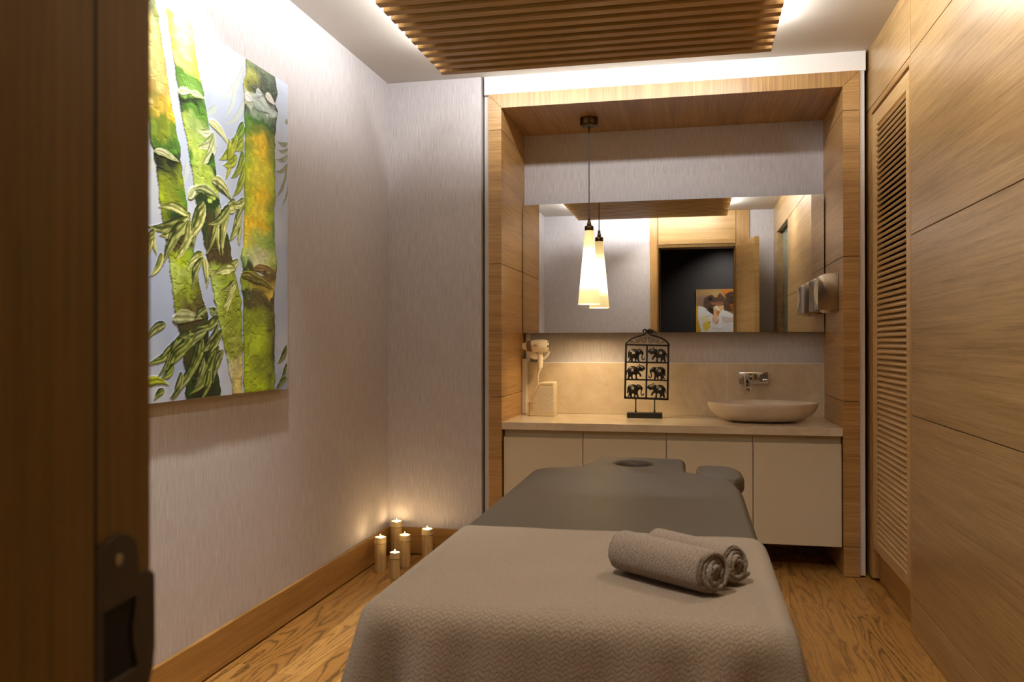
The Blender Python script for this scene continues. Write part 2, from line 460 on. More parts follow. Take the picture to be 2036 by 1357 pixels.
obj('glass_pane', B(XR+0.05, XR+0.06, 0.90, 1.70, 0.05, ZJ[4]-0.02), 'glassedge', wr)
# white surround of the niche frame
tr = struct('trim_1', B(-1.0665, 0.806, YF+0.006, YF+0.06, ZFO+0.0005, ZC), 'white', 'white strip between the oak niche frame and ceiling')
struct('trim_2', B(-1.072, XLO-0.0005, YF+0.035, YB, 0.01, ZFO), 'offwhite', 'thin white strip left of the oak niche frame')
struct('trim_3', B(XRO+0.0005, 0.801, YF+0.012, YB, 0.01, ZFO), 'offwhite', 'thin white strip between the niche frame and louvred closet')
# oak niche frame: jamb panels + mitred header
nf = struct('trim_4', B(XLO+0.004, XLI-0.006, YF+0.02, YB, 0.0, ZFI), 'dark', 'wide oak frame lining the vanity niche')
obj('jamb_core', B(XRI+0.006, XRO-0.004, YF+0.02, YB, 0.0, ZFI), 'dark', nf)
zj = [0.0, 0.145, 0.840, 1.534, 2.232]
for a, bz in zip(zj[:-1], zj[1:]):
    lo, hi = a+(0.0014 if a else 0.003), bz-0.0014
    obj('panel', B(XLO, XLI, YF, YB, lo, hi, bev=0.0008), 'oak_h', nf)
    obj('panel', B(XRI, XRO, YF, YB, lo, hi, bev=0.0008), 'oak_h', nf)
e = 0.0008
obj('panel', prism(NB(), [(XLO, 2.2334), (XLI, 2.2334), (XLI, ZFI-e), (XLO, ZFO-2*e)], 'Y', YF, YB), 'oak_h', nf)
obj('panel', prism(NB(), [(XRI, 2.2334), (XRO, 2.2334), (XRO, ZFO-2*e), (XRI, ZFI-e)], 'Y', YF, YB), 'oak_h', nf)
obj('header', prism(NB(), [(XLI+e, ZFI), (XRI-e, ZFI), (XRO-e, ZFO), (XLO+e, ZFO)], 'Y', YF, YB), 'oak_head', nf)
# door wall behind, corridor
OX0, OX1, OZ = -0.361, 0.435, 2.14
struct('wall_front', B(XL, -0.45, YW-0.2, YW, 0, ZC), 'paper', 'wallpapered wall left of the doorway, seen in the mirror')
struct('wall_front_right', B(0.575, XR+0.1, YW-0.2, YW, 0, ZC), 'paper', 'wallpapered wall strip right of the doorway, seen in the mirror')
struct('wall_corridor', B(-2.2, 1.6, -1.06, -0.95, 0, ZC), 'corr', 'dark corridor wall beyond the doorway, seen in the mirror')
struct('wall_corridor_left', B(-2.3, -2.2, -1.06, YW-0.2, 0, ZC), 'corr', 'dark left end of the corridor')
struct('wall_corridor_right', B(1.6, 1.7, -1.06, YW-0.2, 0, ZC), 'corr', 'dark right end of the corridor')
struct('wall_corridor_near_left', B(-2.2, -0.46, YW-0.24, YW-0.2, 0, ZC), 'corr', 'corridor face of the door wall, left')
struct('wall_corridor_near_right', B(0.58, 1.6, YW-0.24, YW-0.2, 0, ZC), 'corr', 'corridor face of the door wall, right')
# doorway
dr = tag(obj('door_1', B(-0.45, OX0, YW-0.06, YW+0.006, 0, ZC, bev=0.001), 'jamb'), 'oak door frame with the blurred jamb at the left edge of the picture', kind='structure')
obj('jamb_stop', B(-0.45, OX0+0.012, YW-0.215, YW-0.063, 0, OZ, bev=0.0015), 'jamb', dr)
obj('seal_strip', B(OX0, OX0+0.009, YW-0.0632, YW-0.058, 0, OZ), 'dark', dr)
obj('jamb', B(OX1, 0.575, YW-0.06, YW+0.006, 0, ZC, bev=0.001), 'jamb', dr)
obj('jamb_stop', B(OX1-0.012, 0.575, YW-0.215, YW-0.063, 0, OZ, bev=0.0015), 'jamb', dr)
obj('casing', B(-0.45, OX0-0.012, YW+0.0065, YW+0.014, 0, ZC, bev=0.001), 'oak_v', dr)
obj('casing', B(OX1+0.008, 0.575, YW+0.0065, YW+0.014, 0, ZC, bev=0.001), 'oak_v', dr)
obj('head', B(OX0+0.0005, OX1-0.0005, YW-0.215, YW-0.004, OZ, OZ+0.03), 'jamb', dr)
obj('transom_panel', B(OX0+0.0005, OX1-0.0005, YW-0.1, YW+0.004, OZ+0.034, ZC), 'oak_door', dr)
# door leaf standing open into the room
ang = math.radians(9)
lf = bmesh.new(); box(lf, -0.022, 0.022, 0, 0.80, 0.008, OZ-0.004, bev=0.001)
bmesh.ops.rotate(lf, verts=lf.verts[:], cent=(0, 0, 0), matrix=Matrix.Rotation(-ang, 3, 'Z'))
bmesh.ops.translate(lf, verts=lf.verts[:], vec=(OX1+0.035, YW+0.026, 0))
leaf = tag(obj('door_2', lf, 'oak_door', org=(OX1+0.03, YW+0.02, 0)), 'open oak door leaf seen in the mirror', kind='structure')
for zz in (0.3, 1.05, 1.9):
    obj('hinge', B(OX1+0.008, OX1+0.02, YW+0.008, YW+0.02, zz-0.05, zz+0.05), 'steel', leaf)
# strike plate on the near jamb
XS = OX0
yo = [(0.4395, 0.895), (0.4395, 0.965), (0.4395, 0.978), (0.446, 0.989), (0.458, 0.9955), (0.470, 0.9985), (0.481, 0.996), (0.488, 0.990), (0.4905, 0.980), (0.491, 0.968), (0.5035, 0.967), (0.5075, 0.963), (0.508, 0.915), (0.506, 0.900), (0.500, 0.888), (0.491, 0.884), (0.491, 0.862), (0.486, 0.852), (0.470, 0.846), (0.450, 0.848), (0.4395, 0.858)]
yh = [(0.4565, 0.952), (0.487, 0.954), (0.4865, 0.946), (0.484, 0.937), (0.484, 0.925), (0.487, 0.915), (0.4885, 0.911), (0.4875, 0.907), (0.459, 0.906), (0.4565, 0.910), (0.4565, 0.93)]
sp = thing('strike_plate', 'dark metal latch plate screwed to the foreground door jamb', 'latch plate', (XS, 0.475, 0.85))
obj('plate', prism(NB(), yo, 'X', XS+0.0002, XS+0.0022, holes=[yh], bev=0.0005, seg=1), 'iron', sp)
obj('latch_hole_shade', prism(NB(), yh, 'X', XS+0.0001, XS+0.0006), 'dark', sp)  # thin dark sheet stands in for the shade inside the latch hole
obj('screw', lathe(NB(), [(0.0042, 0.0), (0.0040, 0.001), (0.0022, 0.0018)], (XS+0.0020, 0.470, 0.982), 'X', 14), 'steel', sp, smooth=True)

# ================================================================== CEILING LATTICE
lat = thing('ceiling_lattice', 'oak slat lattice raft hung under the ceiling with light glowing round its edge', 'ceiling panel', (xm, ym, LZ))
obj('backing_board', B(LX0+0.045, LX1-0.045, LY0+0.045, LY1-0.045, LZ+0.043, LZ+0.058), 'dark', lat)
pitch = 0.0822; nsl = int((LY1-LY0)/pitch)+1
sl = NB(); box(sl, LX0, LX1, -0.0205, 0.0205, 0, 0.043, bev=0.001)
sl_me = None
for i in range(nsl):
    yc = LY1-0.0205-i*pitch
    if sl_me is None:
        o = obj('slat', sl, 'oak_slat', lat, org=(0, 0, 0)); sl_me = o.data
    else:
        o = bpy.data.objects.new('slat', sl_me); C.objects.link(o); o.parent = lat
    o.location = Vector((0, yc, LZ))-Vector((xm, ym, LZ))
for hx in (LX0+0.3, LX1-0.3):
    for hy in (LY0+0.4, LY1-0.4):
        obj('hanger', B(hx-0.02, hx+0.02, hy-0.02, hy+0.02, LZ+0.058, ZC), 'dark', lat)

# ================================================================== LOUVRED CLOSET
cl = thing('louvred_closet', 'tall oak closet with a louvred door at the far end of the right wall', 'closet', (XR+0.03, 3.9, 0))
Y0c, Y1c = 3.53, 4.19
obj('side_panel', B(XR+0.0005, XR+0.1, 4.215, 4.335, 0.012, ZJ[4]-g, bev=0.001), 'oak_v', cl)
obj('side_panel', B(XR+0.0005, XR+0.1, 3.478, 3.505, 0.012, ZJ[4]-g, bev=0.001), 'oak_v', cl)
obj('top_rail', B(XR+0.0005, XR+0.1, 3.507, 4.213, 2.200, ZJ[4]-g, bev=0.001), 'oak_h', cl)
obj('plinth', B(XR+0.034, XR+0.05, 3.507, 4.213, 0.004, 0.150), 'oak_base', cl)
obj('back_board', B(XR+0.08, XR+0.09, 3.507, 4.213, 0.152, 2.198), 'dark', cl)
dY0, dY1, dZ0, dZ1 = 3.508, 4.205, 0.155, 2.188
sY0, sY1, sZ0, sZ1 = 3.572, 4.115, 0.200, 2.122
cd = obj('door', prism(NB(), [(dY0, dZ0), (dY1, dZ0), (dY1, dZ1), (dY0, dZ1)], 'X', XR+0.004, XR+0.030,
         holes=[[(sY0, sZ0), (sY1, sZ0), (sY1, sZ1), (sY0, sZ1)]], bev=0.0012, seg=1), 'oak_louvre', cl)
nl = 77; lp = (sZ1-sZ0)/nl; lv_me = None
for i in range(nl):
    z = sZ0+lp*(i+0.5)
    if lv_me is None:
        bl = NB(); box(bl, -0.0160, 0.0160, sY0-0.003-3.84, sY1+0.003-3.84, -0.0050, 0.0050, bev=0.0012)
        bmesh.ops.rotate(bl, verts=bl.verts[:], cent=(0, 0, 0), matrix=Matrix.Rotation(math.radians(-38), 3, 'Y'))
        o = obj('slat', bl, 'oak_louvre', cd, org=(0, 0, 0)); lv_me = o.data
    else:
        o = bpy.data.objects.new('slat', lv_me); C.objects.link(o); o.parent = cd
    o.location = Vector((XR+0.0165, 3.84, z))-Vector((XR+0.03, 3.9, 0))

# ================================================================== VANITY
xs = [XLI+0.006, -0.552, -0.132, 0.286, XRI-0.004]
names4 = ['cream vanity cabinet at the left end below the counter, against the oak jamb',
          'cream vanity cabinet second from the left, under the elephant ornament',
          'cream vanity cabinet third from the left, behind the arm pad of the table',
          'cream vanity cabinet at the right end, below the basin']
for k in range(4):
    x0, x1 = xs[k], xs[k+1]
    u = thing('vanity_cabinet', names4[k], 'cabinet', ((x0+x1)/2, YF+0.3, 0.137), 'cream cabinets under the marble counter')
    obj('body', B(x0+0.0012, x1-0.0012, YF+0.042, YB-0.002, 0.140, 0.668), 'creamrail', u)
    obj('door', B(x0+0.0016, x1-0.0016, YF+0.018, YF+0.040, 0.138, 0.632, bev=0.0012), 'cream', u)
ct = tag(obj('countertop', B(XLI+0.0008, XRI-0.0008, YF+0.002, YB-0.001, 0.672, ZCT, bev=0.0015, seg=2), 'marble'), 'polished beige marble counter spanning the niche', 'countertop')
bs = thing('backsplash', 'low beige marble splashback behind the basin and ornament', 'backsplash', (0, YB-0.01, ZCT))
obj('tile', B(XLI+0.001, 0.1832, YB-0.02, YB-0.0005, ZCT+0.0005, 1.005, bev=0.001), 'marble', bs)
obj('tile', B(0.1848, XRI-0.001, YB-0.02, YB-0.0005, ZCT+0.0005, 1.005, bev=0.001), 'marble', bs)
obj('grout_line', B(0.1826, 0.1854, YB-0.0206, YB-0.001, ZCT+0.0006, 1.0048), 'white', bs)
obj('sealant', B(XLI+0.038, XRI-0.001, YB-0.0185, YB-0.0005, 1.0052, 1.008), 'white', bs)
obj('sealant', B(XRI-0.0035, XRI-0.0002, YB-0.0225, YB-0.0205, ZCT+0.0006, 1.0048), 'white', bs)
# mirror
mi = thing('wall_mirror', 'wide frameless mirror across the niche above the splashback', 'mirror', ((XLI+XRI)/2, YM+0.03, ZM0))
obj('backing', B(XLI+0.02, XRI-0.02, YM+0.006, YB-0.0005, ZM0+0.012, ZM1-0.012), 'dark', mi)
obj('glass', B(XLI+0.0035, XRI-0.0065, YM, YM+0.006, ZM0, ZM1), 'mirror', mi)
# sink supply cable under the cabinets
cb = NB(); tube(cb, catmull([(0.30, 4.5, 0.131), (0.36, 4.46, 0.10), (0.46, 4.45, 0.09), (0.55, 4.48, 0.11), (0.6, 4.55, 0.131)], 6, False), 0.004, 6)
tag(obj('cable', cb, 'greyband', smooth=True), 'thin cable looping below the cabinet under the basin', 'cable')

# ------------------------------------------------------------------ basin
def basin():
    cx, cy = 0.352, 4.545
    t = thing('vessel_basin', 'boat-shaped stone-coloured basin on the marble counter', 'basin', (cx, cy, ZCT))
    bm = NB(); seg = 64
    def ring(ax, ay, z, pw, skew=0.0):
        out = []
        for k in range(seg):
            a = 2*math.pi*k/seg; c, s = math.cos(a), math.sin(a)
            yy = math.copysign(abs(s)**pw, s)
            out.append(bm.verts.new((cx+ax*c+skew, cy+ay*yy, z)))
        return out
    rr = []
    rr.append(ring(0.155, 0.075, ZCT+0.001, 1.15))
    for f in (0.08, 0.2, 0.35, 0.52, 0.7, 0.86, 1.0):
        q = math.sin(f*math.pi/2)**0.62
        rr.append(ring(0.165+0.113*q, 0.082+0.118*q, ZCT+0.001+0.098*f, 1.25))
    rr.append(ring(0.2765, 0.1985, ZCT+0.1015, 1.25))
    rr.append(ring(0.2700, 0.1930, ZCT+0.1000, 1.25))
    for f in (0.86, 0.7, 0.5, 0.3, 0.14):
        q = math.sin(f*math.pi/2)**0.62
        rr.append(ring(0.150+0.115*q, 0.070+0.115*q, ZCT+0.012+0.087*f, 1.25))
    rr.append(ring(0.09, 0.04, ZCT+0.013, 1.1))
    for i in range(len(rr)-1):
        for k in range(seg): bm.faces.new((rr[i][k], rr[i][(k+1) % seg], rr[i+1][(k+1) % seg], rr[i+1][k]))
    bm.faces.new(rr[0]); bm.faces.new(rr[-1])
    obj('bowl', bm, 'basin', t, smooth=60)
    obj('drain', lathe(NB(), [(0.021, 0), (0.021, 0.003), (0.012, 0.004)], (cx, cy, ZCT+0.0132), 'Z', 20), 'chrome', t, smooth=True)
basin()
# ------------------------------------------------------------------ wall tap
def tap():
    yb = YB-0.02
    t = thing('wall_tap', 'chrome wall-mounted tap with spout and lever above the basin', 'tap', (0.328, yb, 0.894))
    obj('plate', B(0.250, 0.406, yb-0.008, yb-0.0002, 0.894, 0.958, bev=0.0015, seg=2), 'chrome', t, smooth=True)
    p = [(0.287, yb-0.006, 0.936), (0.288, yb-0.04, 0.930), (0.289, yb-0.085, 0.905), (0.290, yb-0.12, 0.880), (0.2905, yb-0.130, 0.872)]
    sp_ = obj('spout', tube(NB(), catmull(p, 4, False), 0.0160, 18), 'chrome', t, smooth=50)
    obj('aerator', lathe(NB(), [(0.010, 0), (0.010, 0.010)], (0.2905, yb-0.124, 0.855), 'Z', 16), 'steel', sp_, smooth=50)
    obj('spout_collar', lathe(NB(), [(0.023, -0.013), (0.023, -0.008)], (0.287, yb, 0.932), 'Y', 24), 'chrome', t, smooth=50)
    obj('knob', lathe(NB(), [(0.024, -0.045), (0.025, -0.042), (0.025, -0.008)], (0.377, yb, 0.927), 'Y', 28), 'chrome', t, smooth=50)
    obj('lever', B(0.372, 0.412, yb-0.058, yb-0.046, 0.905, 0.921, bev=0.003, seg=2), 'chrome', t, smooth=True)
tap()
# ------------------------------------------------------------------ steel dispenser on the right jamb
dp = thing('towel_dispenser', 'steel paper dispenser on the right jamb beside the mirror', 'dispenser', (XRI, 4.5, 1.28))
xa, xb, ya, yb_, za, zb = 0.604, XRI-0.0005, 4.372, 4.70, 1.285, 1.468
pr = round_poly([(xa, za), (xb, za-0.004), (xb, zb), (xa+0.03, zb-0.006), (xa, zb-0.022)], [0.003, 0.001, 0.001, 0.02, 0.01], 4)
obj('case', prism(NB(), pr, 'Y', ya, yb_, bev=0.0015, seg=2), 'steel', dp, smooth=30)
refl = [(4.3765, 1.302)]+[(4.3765+0.13*math.sin(math.pi*k/12), 1.302+0.15*k/12) for k in range(1, 12)]+[(4.3765, 1.452)]
obj('front_reflection', prism(NB(), refl, 'X', xa-0.0012, xa+0.0005), 'ivory2', dp)  # pale curved inset paints a reflection onto the case front
obj('paper_tip', lathe(NB(), [(0.035, 0.0), (0.030, -0.010), (0.012, -0.014)], (0.652, 4.45, 1.2845), 'Z', 20, squash=(0.8, 1.6)), 'ivory', dp, smooth=60)
for zz in (1.292, 1.458):
    obj('screw', lathe(NB(), [(0.004, 0.0), (0.003, -0.002)], (XRI-0.010, ya, zz), 'Y', 10), 'chrome', dp)

# ------------------------------------------------------------------ pendant lamp
def pendant():
    cx, cy = -0.5525, 4.55
    t = thing('pendant_lamp', 'slender glowing cone pendant lamp hanging in front of the mirror', 'lamp', (cx, cy, 1.333))
    obj('canopy', lathe(NB(), [(0.049, 0.0), (0.049, -0.034), (0.046, -0.040), (0.036, -0.046)], (cx, cy, ZFI-0.0003), 'Z', 32), 'bronze', t, smooth=40)
    obj('cord_grip', lathe(NB(), [(0.006, 0), (0.006, -0.016), (0.003, -0.020)], (cx, cy, ZFI-0.0463), 'Z', 12), 'bronze', t, smooth=40)
    obj('cord', tube(NB(), [(cx, cy, ZFI-0.0665), (cx, cy, 1.9), (cx, cy, 1.7995)], 0.0028, 8), 'cord', t, smooth=True)
    obj('socket', lathe(NB(), [(0.007, 0.066), (0.008, 0.050), (0.011, 0.040), (0.0125, 0.030), (0.023, 0.024), (0.0245, 0.022), (0.0245, 0.004), (0.023, 0.0)], (cx, cy, 1.7335), 'Z', 28), 'bronze', t, smooth=40)
    pr = []
    for k in range(17):
        f = k/16; pr.append((0.0605+(0.0225-0.0605)*f, 0.402*f))
    bm = lathe(NB(), pr, (cx, cy, 1.333), 'Z', 40, closed_ends=False)
    obj('shade', bm, 'opal', t, smooth='all', org=(cx, cy, 1.333))
    bulb = lathe(NB(), [(0.004, 0.20), (0.014, 0.19), (0.022, 0.16), (0.026, 0.125), (0.022, 0.095), (0.010, 0.08)], (cx, cy, 1.333), 'Z', 16)
    obj('bulb', bulb, emit('bulb_glow', (1.0, 0.80, 0.5), 14), t, smooth='all')
    l = bpy.data.lights.new('pendant_bulb', 'SPOT'); l.energy = 8; l.color = (1.0, 0.76, 0.44); l.shadow_soft_size = 0.02
    l.spot_size = math.radians(120); l.spot_blend = 0.6
    lo = bpy.data.objects.new('pendant_bulb', l); C.objects.link(lo); lo.location = (cx, cy, 1.39)
pendant()

# ------------------------------------------------------------------ elephant ornament
def elephants():
    Yc = 4.645; k = 0.002715; px0, py0 = 1288.5, 832.0
    def W(px, py): return ((px-px0)*k-0.2505, ZCT+0.0002+(py0-py)*k)
    t = thing('elephant_ornament', 'black iron screen of six elephants standing on the marble counter', 'ornament', (-0.2505, Yc, ZCT))
    x0, z0 = W(1250, 832); x1, z1 = W(1320, 821)
    obj('base', B(x0, x1, Yc-0.032, Yc+0.032, ZCT+0.0003, z1, bev=0.002), 'black', t)
    for px in (1267, 1304.5):
        a = W(px+0.3, 792); b2 = W(px, 821.5)
        ps = [(a[0], Yc, a[1]), (a[0]*.8+b2[0]*.2, Yc, a[1]*.8+b2[1]*.2), (a[0]*.2+b2[0]*.8, Yc, a[1]*.2+b2[1]*.8), (b2[0], Yc, b2[1])]
        obj('post', tube(NB(), ps, [0.0055, 0.0032, 0.0036, 0.007], 10), 'black', t, smooth=True)
    th = 0.006
    def bar(pa, pb, wpx, name='bar'):
        ax, az = W(*pa); bx, bz = W(*pb)
        d = Vector((bx-ax, 0, bz-az)).normalized(); nrm = Vector((-d.z, 0, d.x))*wpx*k/2
        pts = [(ax+nrm.x, az+nrm.z), (bx+nrm.x, bz+nrm.z), (bx-nrm.x, bz-nrm.z), (ax-nrm.x, az-nrm.z)]
        obj(name, prism(NB(), pts, 'Y', Yc-th, Yc+th), 'black', t)
    bar((1248.0, 683), (1245.6, 793), 3.8, 'upright'); bar((1332.6, 684), (1330.5, 795), 3.8, 'upright')
    bar((1290, 685), (1288, 793.5), 3.4, 'upright')
    bar((1247, 684.0), (1333, 686.2), 3.6); bar((1247, 719.3), (1332, 720.8), 3.0)
    bar((1246, 754.5), (1331.5, 756.2), 3.0); bar((1244, 791.5), (1332, 794.0), 4.2)
    def Q(p): return (1235+p[0]/16.96, 650+p[1]/16.96)
    def stroke(pts, r, name, per=6):
        P = []
        for p in catmull(pts, per, False):
            a, z = W(*Q(p)); P.append((a, Yc, z))
        rr = r if not callable(r) else [r(i/(len(P)-1)) for i in range(len(P))]
        obj(name, tube(NB(), P, rr, 7), 'black', t, smooth=True)
    stroke([(205, 600), (225, 530), (300, 450), (430, 360), (600, 300), (760, 255), (860, 215), (910, 160), (905, 90), (860, 65), (810, 90), (805, 140), (840, 160)],
           lambda f: 0.0050 if f < 0.72 else 0.0050-0.0024*(f-0.72)/0.28, 'crest_arm')
    stroke([(1680, 610), (1650, 550), (1560, 450), (1430, 370), (1280, 310), (1120, 265), (1020, 215), (965, 140), (985, 80), (1040, 65), (1075, 110), (1070, 150), (1110, 150), (1155, 140), (1150, 95), (1110, 90)],
           lambda f: 0.0050 if f < 0.65 else 0.0050-0.0026*(f-0.65)/0.35, 'crest_arm')
    def spiral(cx, cy, r0, turns, a0, sgn, tail=None):
        pts = [] if tail is None else [tail]
        n = int(turns*9)
        for i in range(n+1):
            f = i/n; a = a0+sgn*f*turns*2*math.pi; r = r0*(1-0.86*f)
            pts.append((cx+r*math.cos(a), cy+r*math.sin(a)))
        stroke(pts, 0.0013, 'scroll', 2)
    spiral(825, 435, 110, 2.0, -0.5, -1, (905, 330)); spiral(1050, 435, 108, 2.0, 3.6, 1, (985, 330))
    spiral(610, 440, 88, 1.7, -0.6, 1, (720, 350)); spiral(1262, 445, 92, 1.7, 3.7, -1, (1170, 330))
    spiral(395, 480, 50, 1.2, 0.3, -1, (540, 535)); spiral(1470, 505, 50, 1.2, 2.9, 1, (1330, 540))
    EA = [(300, 850), (310, 800), (340, 760), (400, 725), (470, 705), (540, 712), (600, 730), (625, 735), (635, 700), (655, 715), (690, 710), (735, 725), (780, 770), (815, 810), (830, 850), (820, 900), (795, 940), (785, 990), (788, 1040), (805, 1062), (828, 1058), (842, 1030), (840, 1005), (866, 1010), (868, 1050), (850, 1085), (815, 1100), (780, 1090), (755, 1050), (748, 1000), (758, 940), (768, 890), (740, 888), (700, 900), (672, 935), (662, 985), (667, 1050), (685, 1110), (690, 1142), (630, 1142), (615, 1085), (592, 1065), (572, 1092), (580, 1142), (522, 1142), (530, 1080), (520, 1040), (490, 1018), (465, 1042), (457, 1090), (470, 1142), (395, 1142), (380, 1105), (362, 1090), (352, 1142), (305, 1118), (335, 1075), (350, 1020), (342, 955), (330, 1020), (300, 1030), (288, 990), (300, 930), (296, 880)]
    EB = [(965, 790), (985, 750), (1040, 710), (1100, 692), (1148, 682), (1156, 650), (1185, 650), (1190, 685), (1165, 707), (1110, 722), (1062, 742), (1042, 770), (1055, 786), (1100, 762), (1150, 722), (1200, 710), (1215, 725), (1250, 700), (1266, 715), (1252, 747), (1300, 735), (1370, 712), (1440, 712), (1510, 745), (1555, 800), (1580, 850), (1605, 880), (1614, 940), (1606, 1010), (1585, 1014), (1584, 940), (1572, 892), (1560, 960), (1552, 1040), (1570, 1110), (1570, 1152), (1500, 1152), (1495, 1100), (1478, 1082), (1450, 1110), (1446, 1152), (1375, 1152), (1400, 1090), (1390, 1020), (1350, 1005), (1310, 1020), (1300, 1080), (1306, 1160), (1225, 1160), (1245, 1100), (1255, 1040), (1230, 982), (1190, 1002), (1155, 1050), (1166, 1080), (1085, 1080), (1100, 1030), (1130, 960), (1180, 912), (1160, 888), (1100, 892), (1040, 912), (1028, 900), (1065, 886), (1010, 852), (975, 830)]
    cA, cB = (575, 1165), (1290, 1175)
    cells = [('A', 1, 0, 0), ('B', 1, 1, 0), ('B', -1, 0, 1), ('A', -1, 1, 1), ('A', 1, 0, 2), ('B', 1, 1, 2)]
    base_px = [(718.3, 719.2), (753.6, 754.4), (790.0, 791.4)]
    col_px = [1268.2, 1310.8]
    for typ, sg, col, row in cells:
        src, cc = (EA, cA) if typ == 'A' else (EB, cB)
        bot = max(p[1] for p in src)
        xsft = col_px[col]-row*0.9; ybt = base_px[row][col]
        pts = [W(xsft+sg*(p[0]-cc[0])/16.96, ybt+(p[1]-bot)/16.96) for p in src]
        if sg < 0: pts = pts[::-1]
        el = obj('elephant', prism(NB(), pts, 'Y', Yc-0.004, Yc+0.004, bev=0.0012, seg=1), 'black', t, smooth=35)
        # rounded barrel and head relief on the near side
        bx, by = (490, 840) if typ == 'A' else (1400, 850)
        hx, hy = (715, 810) if typ == 'A' else (1190, 800)
        for (qx, qy, rx, rz, dy) in ((bx, by, 165, 115, 0.012), (hx, hy, 85, 80, 0.009)):
            cxw, czw = W(xsft+sg*(qx-cc[0])/16.96, ybt+(qy-bot)/16.96)
            sb = NB(); bmesh.ops.create_uvsphere(sb, u_segments=14, v_segments=8, radius=1.0)
            for v_ in sb.verts: v_.co = Vector((cxw+v_.co.x*rx/16.96*k, Yc-0.003+v_.co.y*dy, czw+v_.co.z*rz/16.96*k))
            obj('relief', sb, 'black', el, smooth='all')
        # pierced saddle pattern: its glints are painted as pale inlay dots
        for (ddx, ddy) in ((-34, -20), (0, -32), (34, -20), (-34, 18), (0, 30), (34, 18), (0, 0)):
            cxw, czw = W(xsft+sg*(bx+ddx-cc[0])/16.96, ybt+(by+ddy-bot)/16.96)
            sb = NB(); bmesh.ops.create_uvsphere(sb, u_segments=6, v_segments=4, radius=0.0022)
            bmesh.ops.translate(sb, verts=sb.verts[:], vec=(cxw, Yc-0.0147, czw))
            obj('glint', sb, 'ivory', el)
elephants()

# ------------------------------------------------------------------ hair dryer on its wall holder
def dryer():
    yd = 4.73; k = 0.00278
    def W(px, py): return (-0.962+(px-1039)*k, 1.10+(690-py)*k)
    t = thing('hair_dryer', 'cream hair dryer resting in a wall holder left of the counter', 'hair dryer', (-0.88, yd, 1.0))
    cx, cz = W(1062, 688.5)
    def px(x_): return W(x_, 0)[0]
    prof = [(0.022, px(1050.5)), (0.0285, px(1051)), (0.0300, px(1056)), (0.0345, px(1062)), (0.0378, px(1072)), (0.0385, px(1081)), (0.0360, px(1088)), (0.0325, px(1092)), (0.028, px(1093))]
    obj('body', lathe(NB(), [(r, h) for r, h in prof], (0, yd, cz), 'X', 28), 'ivory', t, smooth=40)
    obj('band', lathe(NB(), [(0.0300, px(1050)), (0.0312, px(1051)), (0.0332, px(1061)), (0.0325, px(1062))], (0, yd, cz-0.001), 'X', 28), 'greyband', t, smooth=40)
    obj('nozzle', lathe(NB(), [(0.010, px(1039.4)), (0.0165, px(1040)), (0.0185, px(1043)), (0.0245, px(1049)), (0.025, px(1050.4))], (0, yd, cz-0.001), 'X', 24), 'ivory', t, smooth=40)
    gl = obj('grille', lathe(NB(), [(0.0275, px(1092.6)), (0.0275, px(1094.5)), (0.024, px(1096)), (0.010, px(1096.8))], (0, yd, cz), 'X', 24), 'chrome', t, smooth=40)
    a, b2, c2 = W(1076, 697), W(1078, 712), W(1076, 734)
    obj('handle', tube(NB(), [(a[0], yd, a[1]), (b2[0]-0.002, yd, b2[1]), ((b2[0]+c2[0])/2, yd, (b2[1]+c2[1])/2), (c2[0], yd, c2[1])], [0.015, 0.0165, 0.0165, 0.0145], 16), 'ivory', t, smooth=40)
    d2, e2 = W(1073.5, 742), W(1072.5, 749)
    obj('strain_relief', tube(NB(), [(c2[0], yd, c2[1]), (d2[0], yd, d2[1]), (e2[0], yd, e2[1])], [0.0115, 0.007, 0.0032], 12), 'ivory', t, smooth=40)
    f2 = W(1072.5, 762)
    obj('cord', tube(NB(), catmull([(e2[0], yd, e2[1]), (f2[0], yd, f2[1]), (f2[0]-0.004, yd+0.03, ZCT+0.03), (f2[0]-0.03, yd+0.06, ZCT+0.006), (f2[0]-0.07, yd+0.07, ZCT+0.005)], 5, False), 0.0028, 8), 'ivory', t, smooth=True)
    # holder: wall plate, curved cradle arm
    pts = [W(*p) for p in ((1051, 697), (1056, 698), (1066, 699.5), (1071, 705), (1073, 711), (1072, 716), (1065, 716.5), (1057, 713), (1053, 706))]
    hd = obj('holder', prism(NB(), round_poly(pts, 0.008, 3), 'Y', yd-0.012, YB-0.001, bev=0.002, seg=2), 'ivory', t, smooth=35)
    sl_ = [W(*p) for p in ((1055.5, 706), (1064.5, 706.5), (1063.5, 709), (1056, 708.5))]
    obj('switch', prism(NB(), sl_, 'Y', yd-0.015, yd-0.0115), 'ivory', hd)
    arc = [W(*p) for p in ((1094, 700), (1092, 706), (1088, 711), (1083, 715))]
    obj('cradle_arm', tube(NB(), catmull([(p[0], yd+0.02, p[1]) for p in arc]+[(W(1072, 714)[0], yd+0.03, W(1072, 714)[1])], 4, False), 0.0062, 10), 'ivory', t, smooth=True)
    for zz, x0, x1 in ((685.2, 1066.5, 1071.0), (687.6, 1064.0, 1074.0), (688.6, 1064.0, 1074.0)):
        p0 = W(x0, zz); p1 = W(x1, zz)
        obj('logo_mark', B(p0[0], p1[0], yd-0.0386, yd-0.0350, p0[1]-0.0009, p0[1]+0.0009), 'greyprint', t)
dryer()
cdt = thing('cable_duct', 'white plastic cable duct in the left corner behind the hair dryer', 'cable duct', (XLI+0.012, 4.80, ZCT))
obj('upper_duct', B(XLI+0.012, XLI+0.036, YB-0.028, YB-0.0005, 1.0055, ZM0-0.001, bev=0.002), 'offwhite', cdt)
obj('lower_duct', B(XLI+0.001, XLI+0.022, 4.775, YB-0.021, ZCT+0.0008, 1.03, bev=0.003, seg=2), 'offwhite', cdt)
